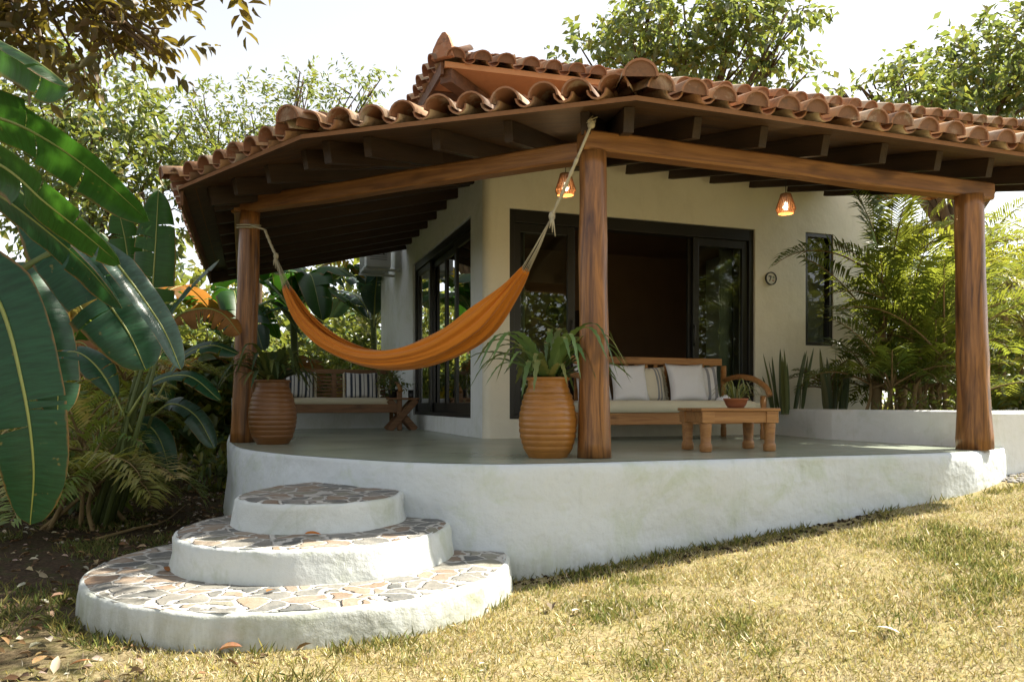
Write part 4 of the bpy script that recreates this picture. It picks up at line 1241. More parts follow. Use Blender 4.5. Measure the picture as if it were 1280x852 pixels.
ac = thing('air_conditioner', 'white outdoor air conditioner unit bracketed high on the side wall', 'air conditioner', P(-0.43, 5.45, 2.42), ANG)
b = MB(); b.box((0, 0, .28), (.44, .86, .58)); b.build('casing', M['acwhite'], ac, bevel=.015, local=True)
b = MB()
for k in range(14): b.box((-.223, 0.08, .06 + k * .033), (.008, .56, .012))
b.build('grille', M['acdark'], ac, local=True)
b = MB()
for k in range(9): b.box((0.0, -.433, .13 + k * .04), (.30, .006, .010))
b.build('side_louvre', M['acdark'], ac, local=True)
for y in (-.3, .3):
    b = MB(); b.box((.08, y, -.032), (.66, .05, .04)); b.build('bracket', M['acwhite'], ac, local=True)
b = MB(); b.tube(cr([(.10, -.42, .22), (.05, -.47, .28), (-.02, -.46, .36), (.04, -.44, .42), (.14, -.43, .47), (.28, -.40, .5)], 6), .012, 8); b.build('pipe', M['black'], ac, local=True, smooth=True)

def curtain(label, D, Nn, a0, a1, dd):
    b = MB(); rows = []
    n2 = 40
    for k in range(n2 + 1):
        a = a0 + (a1 - a0) * k / n2; y = dd + .022 * math.sin(k * 1.25)
        p = P(0, 0) + D * a + Nn * y
        rows.append((b.vert((p.x, p.y, SILL + .04)), b.vert((p.x, p.y, 2.2))))
    for r0, r1 in zip(rows, rows[1:]): b.face((r0[0], r1[0], r1[1], r0[1]), sm=True)
    o = b.build('curtain', M['curtain'], None, smooth=True)
    m_ = o.modifiers.new('thick', 'SOLIDIFY'); m_.thickness = .004
    tag(o, label, 'curtain')
curtain('pale curtain gathered behind the door pane left of the corner post', UX, VX, 0.42, 0.60, .30)
curtain('pale curtain gathered behind the right door pane', UX, VX, 3.40, 3.58, .30)
for (a, z, r) in ((1.62, 1.55, .20), (2.05, 1.42, .19)):
    q = P(a + .75, 3.585, z)
    b = MB(); b.lathe([(.001, .0), (r * .5, .01), (r, .03), (r * .95, .035), (r * .5, .02), (.001, .015)], (0, 0, 0), 24, cap=False)
    o = b.build('wall_basket', M['hang'], None, smooth=True)
    o.location = q; o.rotation_euler = (R(90), 0, ANG)
    tag(o, 'dark round woven disc hanging on the inner wall, %s' % ('the upper left one' if z > 1.5 else 'the lower right one'), 'wall hanging', 'woven discs on the dark inner wall')

# ------------------------------------------------------------------ vegetation
def leaves_mesh(name, mat, pos, dirs_, nrm, size, tints, parent=None, wid=0.42, fold=0.22, off=None, six=False):
    """many small folded leaves in one mesh (numpy arrays)"""
    pos, d, nn = (np.asarray(a, dtype=np.float64) for a in (pos, dirs_, nrm))
    size = np.asarray(size)[:, None]
    d /= np.linalg.norm(d, axis=1, keepdims=True) + 1e-9
    s = np.cross(d, nn); s /= np.linalg.norm(s, axis=1, keepdims=True) + 1e-9
    n = np.cross(s, d)
    m = len(pos)
    if six:
        pr = [(0, 0, 0), (.28, -wid * .45, fold * .5), (.66, -wid * .40, fold * .35), (1, 0, -.12), (.66, wid * .40, fold * .35), (.28, wid * .45, fold * .5), (.30, 0, 0), (.68, 0, -.03)]
        fc = [(0, 1, 6, 6), (0, 6, 5, 5), (1, 2, 7, 6), (6, 7, 4, 5), (2, 3, 7, 7), (7, 3, 4, 4)]
    else:
        pr = [(0, 0, 0), (.45, -wid * .5, fold * wid), (1, 0, -.1), (.45, wid * .5, fold * wid)]
        fc = [(0, 1, 2, 2), (0, 2, 3, 3)]
    V = np.stack([pos + d * size * a + s * size * b_ + n * size * c for a, b_, c in pr], axis=1).reshape(-1, 3)
    k = len(pr)
    base = (np.arange(m) * k)[:, None, None]
    loops = []; sizes = []
    for f in fc:
        q = f[:3] if f[2] == f[3] else f
        loops.append((base[:, 0] + np.array(q)[None, :])); sizes.append(len(q))
    order = np.concatenate(loops, axis=1).ravel()
    tot = np.tile(np.array(sizes), m)
    o_ = np.array(off if off is not None else (ROOT.get(parent.name, Vector((0, 0, 0))) if parent is not None else (0, 0, 0)))
    V = V - o_[None, :]
    me = bpy.data.meshes.new(name)
    me.vertices.add(len(V)); me.vertices.foreach_set('co', V.ravel().astype(np.float32))
    me.loops.add(len(order)); me.loops.foreach_set('vertex_index', order.astype(np.int32))
    me.polygons.add(len(tot)); me.polygons.foreach_set('loop_start', np.concatenate([[0], np.cumsum(tot)[:-1]]).astype(np.int32))
    me.polygons.foreach_set('loop_total', tot.astype(np.int32))
    me.update(calc_edges=True)
    ca = me.color_attributes.new('tint', 'FLOAT_COLOR', 'CORNER')
    t = np.repeat(np.asarray(tints, dtype=np.float32), sum(sizes), axis=0)
    t = np.concatenate([t, np.ones((len(t), 1), dtype=np.float32)], axis=1)
    ca.data.foreach_set('color', t.ravel())
    me.materials.append(mat)
    o = bpy.data.objects.new(name, me); col.objects.link(o)
    if parent is not None: o.parent = parent; ROOT[o.name] = Vector(o_)
    elif off is not None: o.location = Vector(off)
    return o
def pick_tints(cols, m, var=0.28):
    c = np.array(cols)[RNG.integers(0, len(cols), m)]
    return c * RNG.uniform(1 - var, 1 + var, (m, 1)) * RNG.uniform(.9, 1.1, (m, 3))
def twig_leaves(blobs, n_twigs, per, leaf, droop=0.4):
    """leaves set along twigs that sit inside the blobs (centre, radius[, squash])"""
    pos = []; d = []; nn = []; sz = []
    wts = np.array([b_[1] ** 2 for b_ in blobs]); wts = wts / wts.sum()
    for _ in range(n_twigs):
        b_ = blobs[RNG.choice(len(blobs), p=wts)]
        c = np.array(b_[0]); r = b_[1]; sq = b_[2] if len(b_) > 2 else 0.75
        v = RNG.normal(size=3); v /= np.linalg.norm(v)
        rr = r * RNG.uniform(0.15, 1.0) ** 0.5
        p = c + v * rr * np.array([1, 1, sq])
        td = v + RNG.normal(size=3) * .6; td[2] += .2; td /= np.linalg.norm(td)
        tl = leaf * per * .33
        for k in range(per):
            f = (k + .5) / per
            q = p + td * tl * f
            side = RNG.normal(size=3); side -= td * side.dot(td); side /= np.linalg.norm(side) + 1e-9
            dd = td * .6 + side * .9 + np.array([0, 0, -droop]); 
            pos.append(q); d.append(dd)
            nv = np.array([0, 0, 1.0]) + RNG.normal(size=3) * .55; nn.append(nv)
            sz.append(leaf * RNG.uniform(.6, 1.2))
    return pos, d, nn, sz
def tree(name, label, base, blobs, n_twigs, per, leaf, cols, mat, trunk_r=0.16, wid=.45, group=None, bark=None, cat='tree', six=False, droop=.4, limbs=True, trunk_top=None):
    base = Vector(base)
    t = thing(name, label, cat, base, 0, group)
    b = MB()
    cen = Vector((0, 0, 0))
    for q in blobs: cen += Vector(q[0])
    cen /= len(blobs)
    fork = Vector(trunk_top) if trunk_top else base.lerp(cen, .55)
    pts = cr([base - Vector((0, 0, .1)), base.lerp(fork, .5) + Vector((random.uniform(-.2, .2), random.uniform(-.2, .2), 0)) * trunk_r * 5, fork], 5)
    b.tube(pts, [trunk_r * (1.25 - .55 * i / (len(pts) - 1)) for i in range(len(pts))], 10, wob=.12)
    if limbs:
        for q in blobs:
            c = Vector(q[0]); mid = fork.lerp(c, .5) + Vector((random.uniform(-.3, .3), random.uniform(-.3, .3), random.uniform(.0, .4))) * q[1] * .4
            pts = cr([fork - Vector((0, 0, .05)), mid, c], 4)
            b.tube(pts, [trunk_r * (.6 - .5 * i / (len(pts) - 1)) for i in range(len(pts))], 6, wob=.1)
            for _ in range(4):
                v = Vector((random.gauss(0, 1), random.gauss(0, 1), random.gauss(.3, .8))).normalized()
                b.tube([mid.lerp(c, random.random()), c.lerp(c + v * q[1], .5), c + v * q[1] * .9], [trunk_r * .16, trunk_r * .10, trunk_r * .03], 5)
    b.build('trunk', bark or M['bark'], t, smooth=True)
    pos, d, nn, sz = twig_leaves(blobs, n_twigs, per, leaf, droop)
    leaves_mesh('crown', mat, pos, d, nn, sz, pick_tints(cols, len(pos)), t, wid, six=six)
    return t

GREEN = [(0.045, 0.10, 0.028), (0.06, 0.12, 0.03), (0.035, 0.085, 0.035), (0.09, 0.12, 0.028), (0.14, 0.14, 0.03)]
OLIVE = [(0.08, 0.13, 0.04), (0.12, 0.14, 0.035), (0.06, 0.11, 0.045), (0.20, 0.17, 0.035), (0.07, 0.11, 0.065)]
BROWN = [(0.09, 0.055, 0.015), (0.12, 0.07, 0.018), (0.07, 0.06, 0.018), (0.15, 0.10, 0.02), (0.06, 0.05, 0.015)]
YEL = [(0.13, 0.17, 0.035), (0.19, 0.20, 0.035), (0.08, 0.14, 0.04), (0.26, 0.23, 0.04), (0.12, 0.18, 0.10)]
def bl(px, py, Y, r, sq=.75): return (tuple(at(px, py, Y)), r, sq)

tree('broadleaf_tree', 'pale leafy tree rising highest behind the banana leaves', (-9.8, 17, -1.0),
     [bl(60, 130, 17, 1.5), bl(130, 110, 16.5, 1.2), bl(170, 170, 17, 1.3), bl(90, 200, 16, 1.5), bl(20, 190, 17, 1.6), bl(180, 240, 16, 1.3), bl(110, 280, 16, 1.4), bl(215, 180, 17.5, .8)],
     820, 9, .21, OLIVE + [(0.12, 0.15, 0.09), (0.18, 0.16, 0.04), (0.10, 0.13, 0.08)], M['leaf_tree'], .17, .5, droop=.7)
tree('slender_tree', 'thin sparse tree with small leaves showing over the left tiles', (-6.2, 17.5, -1.0),
     [bl(270, 180, 17, .9), bl(330, 150, 17, .9), bl(385, 130, 17.5, .7), bl(440, 115, 17.5, .55), bl(300, 220, 16.5, 1.1), bl(360, 190, 17, .9), bl(250, 130, 17, .45), bl(470, 105, 17.6, .3), bl(380, 95, 17.5, .25), bl(240, 230, 17, 1.0)],
     640, 9, .155, OLIVE, M['leaf_tree'], .12, .36, droop=.2)
tree('broadleaf_tree', 'rounded leafy tree top showing above the middle of the roof', (3.4, 19.5, -0.6),
     [bl(860, 40, 19, 1.5), bl(790, 60, 19, 1.15), bl(920, 70, 19, 1.1), bl(735, 75, 19, .65), bl(985, 15, 19, .8), bl(860, 100, 19, 1.0), bl(800, 10, 19.5, .9), bl(975, 65, 19, .45), bl(1000, 100, 19, .3), bl(930, 10, 19, .8)],
     560, 9, .24, OLIVE + [(0.10, 0.14, 0.09), (0.20, 0.17, 0.04), (0.12, 0.15, 0.08)], M['leaf_tree'], .2, .6, droop=.6)
tree('broadleaf_tree', 'spreading dense tree behind the right end of the roof', (11.5, 19.5, -0.6),
     [bl(1230, 95, 19, 1.5), bl(1170, 110, 19, 1.1), bl(1120, 105, 19, .6), bl(1275, 75, 19, 1.4), bl(1245, 140, 18.5, 1.6), bl(1330, 100, 19, 1.8), bl(1150, 140, 18, 1.0), bl(1085, 112, 19, .35), bl(1048, 112, 19, .18)],
     760, 9, .23, OLIVE + [(0.10, 0.14, 0.09), (0.20, 0.17, 0.04), (0.09, 0.12, 0.08)], M['leaf_tree'], .22, .55, droop=.5)
# the tree whose branch hangs into the top left corner; unseen crown clumps are added to shade the lawn's left
shade = [(tuple(Vector((-1.75, 3.3, .9)) + SUN * 4.6), .8, .6), (tuple(Vector((-2.1, 3.2, .6)) + SUN * 4.9), .7, .6), bl(20, 15, 5.6, .42), bl(75, 20, 5.6, .40), bl(130, 12, 5.6, .40), bl(165, 35, 5.5, .25), bl(190, 60, 5.5, .12), bl(60, 55, 5.5, .18), bl(20, 60, 5.6, .25), bl(100, -40, 5.7, .6), bl(200, -70, 5.7, .5), bl(300, -22, 5.6, .12), bl(212, -4, 5.6, .06, 1)]  # first two clumps are added out of view to shade the foreground banana leaves
for gx, gy, s_, r in ((-3.0, 3.0, 6.6, .55), (-3.9, 3.7, 6.8, .7), (-3.1, 4.4, 7.0, .6), (-2.5, 3.9, 6.8, .35), (-5.2, 3.0, 6.6, .7), (-2.1, 3.3, 6.8, .3), (-4.5, 5.0, 7.4, .5)):
    p = Vector((gx, gy, -1.15)) + SUN * s_
    shade.append((tuple(p), r, .5))
tree('shade_tree', 'tree whose brown-green leafy branch hangs into the upper left corner', (-6.6, 6.6, -1.1), shade, 600, 9, .135, BROWN, M['leaf_brown'], .10, .42, six=True, droop=.5, trunk_top=(-5.2, 6.3, 4.6))

# -- banana-like leaves
def banana_leaf(b, pts, W, up, fold=.3, tears=5, n=40, wave=.05, petiole=0.0, rib=.012, sag=.25):
    c = cr(pts, max(4, n // (len(pts) - 1))); L = len(c) - 1
    length = sum((c[i + 1] - c[i]).length for i in range(L))
    up = Vector(up)
    i0 = int(petiole * L)
    fr = []
    for i, p in enumerate(c):
        d = (c[min(i + 1, L)] - c[max(i - 1, 0)]).normalized(); s = d.cross(up)
        if s.length < .1: s = d.cross(Vector((0.3, 1, 0.2)))
        s.normalize(); fr.append((p, d, s, s.cross(d)))
    cuts = {sd: sorted(random.sample(range(i0 + 4, L - 3), min(tears, max(0, L - i0 - 8)))) for sd in (-1, 1)}
    sd_seed = random.random() * 50
    for sd in (-1, 1):
        prev = None; grp = 0; gd = 0.0
        for i in range(i0, L + 1):
            t = (i - i0) / (L - i0)
            prof = W * min(1, (t / .22)) ** .65 * max(0, 1 - t ** 4.5) ** .55
            prof = max(prof, 0.002)
            def row(gd, shift):
                p, d, s, nn = fr[i]
                ids = []; uvs = []
                for k, f in enumerate((0, .35, .7, 1.0)):
                    w_ = prof * f
                    dz = math.sin(fold) * w_ - (sag + gd) * w_ * f * f + wave * prof * f * f * noise.noise((t * 9, sd * 3 + sd_seed, f))
                    q = p + s * (sd * w_ * math.cos(fold)) + nn * dz + d * (shift * f + .10 * w_)
                    ids.append(b.vert(q)); uvs.append((f * sd, t * length))
                return ids, uvs
            step = length / L
            if prev is not None:
                cur = row(gd, -step * .35 if i in cuts[sd] else 0)
                for k in range(3):
                    q = [prev[0][k], prev[0][k + 1], cur[0][k + 1], cur[0][k]]; u_ = [prev[1][k], prev[1][k + 1], cur[1][k + 1], cur[1][k]]
                    if sd == -1: q = q[::-1]; u_ = u_[::-1]
                    b.face(q, uv=u_, sm=True)
                prev = cur
            if prev is None: prev = row(gd, 0)
            if i in cuts[sd]:
                gd = random.uniform(-.15, .45); prev = row(gd, step * .35)
    b.tube([p + nn * .002 for p, d, s, nn in fr], [rib * (1.15 - .95 * i / L) for i in range(L + 1)], 6, mi=1)
def banana_plant(name, label, base, leaves, stem_top=None, stem_r=.07, group=None, cat='banana plant', stems=()):
    t = thing(name, label, cat, base, 0, group)
    base = Vector(base)
    if stem_top is not None:
        b = MB(); top = Vector(stem_top)
        pts = cr([base - Vector((0, 0, .1)), base.lerp(top, .5) + Vector((.03, 0, 0)), top], 5)
        b.tube(pts, [stem_r * (1.15 - .5 * i / (len(pts) - 1)) for i in range(len(pts))], 10, wob=.08)
        for a, c, r in stems: b.tube([Vector(a), Vector(a).lerp(Vector(c), .5) + Vector((random.uniform(-.04, .04), 0, 0)), Vector(c)], [r, r * .85, r * .6], 7)
        b.build('stem', M['stem'], t, smooth=True)
    for pts, W, up, mat, kw in leaves:
        b = MB(); banana_leaf(b, pts, W, up, **kw); b.build('leaf', [M[mat], M['rib']], t, smooth=True)
    return t
def pl_(Y, *pp): return [at(x, y, Y + dy) for x, y, dy in pp]
CAM_UP = (0.15, -1, .35)
banana_plant('banana_plant', 'large foreground banana plant whose big leaves reach in from the left', (-3.0, 3.35, -1.2), [
    (pl_(3.2, (-75, 285, .1), (-5, 370, 0), (28, 480, -.05), (42, 580, -.05), (38, 655, 0)), .155, (.25, -1, .25), 'ban_dark', dict(tears=2, fold=.12, wave=.07, rib=.010, sag=.1)),
    (pl_(3.3, (-90, 130, .1), (0, 148, 0), (60, 176, 0), (125, 222, .05), (186, 276, .1)), .14, (.1, .75, .65), 'ban', dict(tears=3, fold=.15, wave=.10, rib=.009, sag=.2)),
    (pl_(3.15, (-90, 170, .1), (0, 206, 0), (55, 252, 0), (105, 292, .05), (150, 330, .1)), .13, (.1, .7, .7), 'ban', dict(tears=3, fold=.2, wave=.10, rib=.009, sag=.2)),
    (pl_(3.45, (-80, 200, .1), (0, 245, 0), (60, 290, 0), (110, 335, .05), (152, 385, .1)), .145, (.2, .55, .75), 'ban_dark', dict(tears=1, fold=.2, rib=.009)),
    (pl_(3.75, (20, 235, .1), (85, 310, 0), (125, 365, 0), (160, 415, .0), (182, 462, 0)), .185, (.55, -.75, .35), 'ban_dark', dict(tears=2, fold=.12, wave=.05, rib=.009)),
    (pl_(3.7, (110, 290, .05), (150, 335, 0), (180, 375, 0), (206, 415, .0), (226, 462, 0)), .085, (.6, -.7, .5), 'ban_blue', dict(tears=0, fold=.5, wave=.05, rib=.008)),
    (pl_(3.2, (-80, 5, .2), (-10, 48, .05), (35, 72, 0), (65, 92, 0), (86, 110, 0)), .115, (.45, .35, .8), 'ban', dict(tears=1, fold=-.25, wave=.05, rib=.010, sag=.5)),
    (pl_(3.9, (-60, 380, .0), (20, 345, 0), (50, 390, 0), (70, 470, .0), (72, 520, .0)), .14, (.5, -.6, .6), 'ban_dark', dict(tears=3, fold=.1, rib=.009)),
], (-2.92, 3.4, .35), .09, stems=[((-2.92, 3.4, .2), tuple(at(x_, y_, Y_)), .022) for x_, y_, Y_ in ((-75, 285, 3.3), (-90, 130, 3.4), (-90, 170, 3.25), (-80, 200, 3.55), (20, 235, 3.85), (110, 290, 3.75), (-80, 5, 3.4), (-60, 380, 3.9))])
banana_plant('heliconia', 'upright green heliconia clump with bluish and dry leaves beside the roof corner', (-3.95, 7.3, -1.15), [
    (pl_(7.0, (178, 460, 0), (188, 390, 0), (194, 310, 0), (198, 238, .1)), .19, (.4, -1, .2), 'ban', dict(tears=5, fold=.25, petiole=.15)),
    (pl_(6.8, (196, 450, 0), (212, 398, 0), (240, 360, 0), (274, 325, .1)), .14, (-.5, -.5, .8), 'ban_blue', dict(tears=1, fold=.35, petiole=.15)),
    (pl_(7.3, (190, 460, 0), (215, 402, 0), (248, 386, 0), (278, 392, 0), (300, 418, 0)), .15, (0, -.6, .8), 'ban_dry', dict(tears=8, fold=-.3, petiole=.2, wave=.2)),
    (pl_(7.3, (170, 470, 0), (165, 380, 0), (158, 310, 0), (148, 262, 0)), .16, (.6, -1, .1), 'ban', dict(tears=4, fold=.2, petiole=.2)),
    (pl_(7.4, (195, 500, 0), (225, 450, 0), (262, 432, 0), (298, 442, 0)), .15, (0, -.4, .9), 'ban_dark', dict(tears=2, fold=.3, petiole=.2)),
    (pl_(7.0, (160, 520, 0), (190, 480, 0), (235, 470, 0), (275, 500, 0)), .15, (0, -.4, .9), 'ban_dark', dict(tears=2, fold=.3, petiole=.2)),
    (pl_(7.6, (190, 520, 0), (215, 505, 0), (245, 520, 0), (268, 560, 0)), .14, (.2, -.5, .8), 'ban_blue', dict(tears=2, fold=.3, petiole=.2)),
    (pl_(7.6, (150, 540, 0), (180, 530, 0), (200, 550, 0), (215, 600, 0)), .14, (.2, -.7, .7), 'ban_dark', dict(tears=2, fold=.3, petiole=.2)),
    (pl_(7.1, (165, 540, 0), (130, 470, 0), (95, 440, 0), (60, 450, 0)), .16, (0, -.5, .8), 'ban_dark', dict(tears=3, fold=.3, petiole=.2)),
], (-3.45, 7.1, .2), .045, cat='plant', stems=[((-3.95, 7.2, -1.2), at(178, 460, 7.0), .03), ((-3.85, 7.3, -1.2), at(196, 450, 6.8), .028), ((-4.05, 7.3, -1.2), at(190, 460, 7.3), .03), ((-4.0, 7.4, -1.2), at(170, 470, 7.3), .03), ((-3.8, 7.1, -1.2), at(160, 520, 7.0), .026), ((-3.9, 7.5, -1.2), at(190, 520, 7.6), .026)])
banana_plant('banana_plant', 'yellowing banana plant lit by the sun between the dark foreground leaves', (-5.4, 8.6, -1.1), [
    (pl_(8.6, (40, 470, 0), (50, 400, 0), (62, 345, 0), (80, 300, 0)), .26, (.3, -1, .2), 'ban_yel', dict(tears=6, fold=.2, petiole=.1)),
    (pl_(8.4, (40, 480, 0), (66, 410, 0), (90, 375, 0), (112, 400, 0)), .24, (.2, -1, .4), 'ban_yel', dict(tears=6, fold=.2, petiole=.1)),
    (pl_(8.8, (30, 480, 0), (10, 400, 0), (-10, 340, 0), (-40, 310, 0)), .26, (.3, -1, .2), 'ban', dict(tears=6, fold=.2, petiole=.1)),
    (pl_(8.8, (50, 490, 0), (95, 420, 0), (120, 350, 0), (125, 290, 0)), .22, (.3, -1, .2), 'ban', dict(tears=6, fold=.2, petiole=.1)),
    (pl_(8.2, (40, 500, 0), (80, 440, 0), (105, 430, 0), (130, 470, 0)), .2, (.2, -.6, .7), 'ban_dry', dict(tears=8, fold=-.3, petiole=.1)),
], (-5.3, 8.6, .2), .08)
def auto_banana(label, base, h, n_, Lf, W, mats, seed, r=.09, group='banana plants beyond the terrace'):
    rnd = random.Random(seed); base = Vector(base); top = base + Vector((rnd.uniform(-.1, .1), 0, h))
    lv = []
    for k in range(n_):
        a = 2 * math.pi * k / n_ + rnd.uniform(-.4, .4); el = rnd.uniform(.45, 1.35); L = Lf * rnd.uniform(.75, 1.1)
        hd = Vector((math.cos(a), math.sin(a), 0)); p0 = top - Vector((0, 0, rnd.uniform(0, .3)))
        droop = rnd.uniform(.15, .75)
        p = [p0, p0 + hd * L * .3 * math.cos(el) + Vector((0, 0, L * .36 * math.sin(el))), p0 + hd * L * .65 * (.35 + .6 * math.cos(el)) + Vector((0, 0, L * (.62 * math.sin(el) - .12 * droop))), p0 + hd * L * (.4 + .55 * math.cos(el)) + Vector((0, 0, L * (.72 * math.sin(el) - .75 * droop)))]
        lv.append((p, W * rnd.uniform(.8, 1.15), (0, 0, 1) if el < 1.1 else (-hd.x, -hd.y, .6), rnd.choice(mats), dict(tears=rnd.randint(3, 8), fold=rnd.uniform(.1, .4), petiole=.16, n=28, rib=.018)))
    return banana_plant('banana_plant', label, base, lv, top, r, group)
BM = ['ban', 'ban', 'ban_blue', 'ban_yel', 'ban']
auto_banana('tall banana plant with a yellow leaf seen just past the hammock middle', (-4.2, 14.8, -1.1), 3.0, 11, 2.3, .36, ['ban', 'ban_yel', 'ban_blue', 'ban', 'ban'], 3)
auto_banana('banana plant with wide silvery leaves right behind the white side wall edge', (-3.0, 16.4, -1.1), 2.9, 10, 2.4, .36, ['ban', 'ban_blue', 'ban_blue'], 5)
auto_banana('leaning banana plant with drooping leaves just right of the left post', (-5.1, 13.8, -1.1), 2.3, 10, 2.0, .32, ['ban', 'ban_blue', 'ban_dry', 'ban'], 8)
auto_banana('low banana plant behind the bench with drooping yellow leaves', (-3.6, 14.0, -1.1), 1.0, 8, 1.6, .28, ['ban_yel', 'ban', 'ban_dry', 'ban'], 12)
auto_banana('banana plant standing left of the left post behind the shrubs', (-5.9, 12.3, -1.1), 1.3, 8, 1.7, .25, ['ban', 'ban_dry', 'ban', 'ban_blue'], 15)
auto_banana('tall banana plant at the far left edge behind the yellowing plant', (-9.6, 13.0, -1.1), 2.2, 9, 2.1, .3, ['ban', 'ban_yel', 'ban'], 21)

# -- palms
def frond(b, p0, hd, L, el, droop, n_, ll, cols, lw=.015, vee=.5):
    """a feather frond: the leaflets go to b, the rachis curve is returned"""
    c = [Vector(p0)]; e = el; st = L / 18
    for k in range(18):
        c.append(c[-1] + (hd * math.cos(e) + Vector((0, 0, math.sin(e)))) * st); e -= droop / 18 * (0.4 + 1.2 * k / 18)
    tint = vary(random.choice(cols), .15)
    for k in range(n_):
        t = .14 + .86 * (k + .5) / n_; f = t * 18; i = min(17, int(f)); p = c[i].lerp(c[i + 1], f - i)
        d = (c[i + 1] - c[i]).normalized(); s = d.cross(Vector((0, 0, 1)))
        if s.length < .1: s = Vector((hd.y, -hd.x, 0))
        s.normalize(); nn = s.cross(d)
        l = ll * (math.sin(math.pi * min(1, .12 + t * .86)) ** .6) * random.uniform(.85, 1.1)
        for sd in (-1, 1):
            dr = (d * .62 + s * sd * .85 + nn * vee * random.uniform(.3, 1)).normalized()
            m1 = p + dr * l * .5; e1 = p + dr * l * .95 + Vector((0, 0, -l * random.uniform(.12, .4)))
            w_ = nn.cross(dr).normalized() * lw
            i0 = b.vert(p); i1 = b.vert(m1 - w_); i2 = b.vert(m1 + w_); i3 = b.vert(e1)
            tt = vary(tint, .2)
            b.face((i0, i1, i2), tint=tt); b.face((i1, i3, i2), tint=tt)
    return c
def palm(name, label, base, trunks, cols, group=None, bark='palmbark'):
    """trunks: list of (foot, top, radius, [(azimuth, length, elevation, droop)])"""
    t = thing(name, label, 'palm', base, 0, group)
    tr = MB(); rc = MB(); lf = MB()
    for foot, top, r, fr in trunks:
        foot, top = Vector(foot), Vector(top)
        pts = cr([foot, foot.lerp(top, .5) + Vector((random.uniform(-.05, .05), random.uniform(-.05, .05), 0)), top], 8)
        tr.tube(pts, [r * (1.1 - .35 * i / (len(pts) - 1)) * (1.07 if i % 2 else 1) for i in range(len(pts))], 10)
        for az, L, el, dr in fr:
            hd = Vector((math.cos(az), math.sin(az), 0))
            c = frond(lf, top - Vector((0, 0, random.uniform(0, .12))), hd, L, el, dr, int(L * 27), .42 * min(1.25, L), cols)
            rc.tube(c, [.013 * (1.1 - .9 * i / (len(c) - 1)) for i in range(len(c))], 6)
    tr.build('trunk', M[bark], t, smooth=True); rc.build('frond_stalks', M['palmbark'], t, smooth=True); lf.build('crown', M['frond'], t)
    return t
PG = [(0.035, 0.095, 0.024), (0.06, 0.12, 0.028), (0.03, 0.075, 0.028), (0.10, 0.15, 0.03)]
PY = [(0.16, 0.21, 0.04), (0.22, 0.24, 0.04), (0.10, 0.17, 0.04), (0.28, 0.27, 0.05)]
def fr(n_, L, lo, hi, dlo=.7, dhi=1.6, a0=0, a1=2 * math.pi):
    return [(a0 + (a1 - a0) * (k + .5) / n_ + random.uniform(-.25, .25), L * random.uniform(.75, 1.1), random.uniform(lo, hi), random.uniform(dlo, dhi)) for k in range(n_)]
A = math.radians
pb = at(1095, 508, 9.25); pb.z = -.14
palm('areca_palm', 'tall areca palm in the planter with one long frond arching over the window', pb, [
    (pb, at(1112, 352, 9.2), .055, [(A(172), 1.55, A(50), 1.75), (A(120), 1.7, A(78), .5), (A(60), 1.8, A(72), .7), (A(10), 1.8, A(55), 1.2), (A(-60), 1.1, A(50), 1.3), (A(-20), 1.5, A(68), .9), (A(35), 1.4, A(80), .5), (A(-110), .9, A(45), 1.4)]),
], PG + PY[:1])
trk = []
for k in range(9):
    f = at(1115 + 12 * k + random.uniform(-6, 6), 508, 9.0 + random.uniform(-.3, .6)); f.z = -.14
    tp = f + Vector((random.uniform(-.4, .45), random.uniform(-.2, .3), random.uniform(.5, 1.15)))
    trk.append((f, tp, .026, fr(5, 1.45, .6, 1.35, .6, 1.5)))
for k in range(7):
    f = at(1085 + 17 * k + random.uniform(-6, 6), 508, 8.9 + random.uniform(-.2, .5)); f.z = -.14
    trk.append((f, f + Vector((random.uniform(-.1, .2), random.uniform(-.2, .2), random.uniform(.12, .45))), .018, fr(5, 1.0, .25, 1.2, .7, 1.5)))
palm('areca_palm', 'dense green clump of areca palm stems in the middle of the planter', at(1160, 512, 9.2), trk, PG)
b0 = P(4.45, -0.55, -.14)
palm('areca_palm', 'small young palm with fine fronds below the narrow window', b0, [(b0 + Vector((.03 * k, .02 * k, 0)), b0 + Vector((.04 * k, .0, .42)), .012, fr(3, .6, .3, 1.2, .9, 1.6)) for k in range(4)], PG)
for k, (px, Y, hh, lab) in enumerate(((1125, 10.6, 2.7, 'bright yellow palm with upright fronds just behind the areca trunk'), (1250, 12.0, 2.9, 'sunlit yellow palm filling the gap right of the log post'), (1195, 13.2, 3.3, 'tall yellow-green palm behind the areca clump'), (1150, 12.6, 2.4, 'yellow-green palm with upright fronds right behind the wall end'), (1340, 12.5, 3.2, 'sunlit palm at the right edge of the picture'), (1285, 14.5, 1.6, 'low pale palm at the far right behind the planter'))):
    f = at(px, 560, Y); f.z = ground_z(f.x, f.y)
    palm('feather_palm', lab, f, [(f, f + Vector((.1, 0, hh - .6)), .06, fr(8, 2.2, .1, 1.35, .8, 1.8, *((A(-50), A(130)) if k == 0 else (0, 2 * math.pi)))), (f + Vector((.25, .1, 0)), f + Vector((.5, .1, hh * .55)), .045, fr(6, 1.8, .2, 1.3, .8, 1.6, *((A(-50), A(130)) if k == 0 else (0, 2 * math.pi))))], PY, 'sunlit palms right of the house')
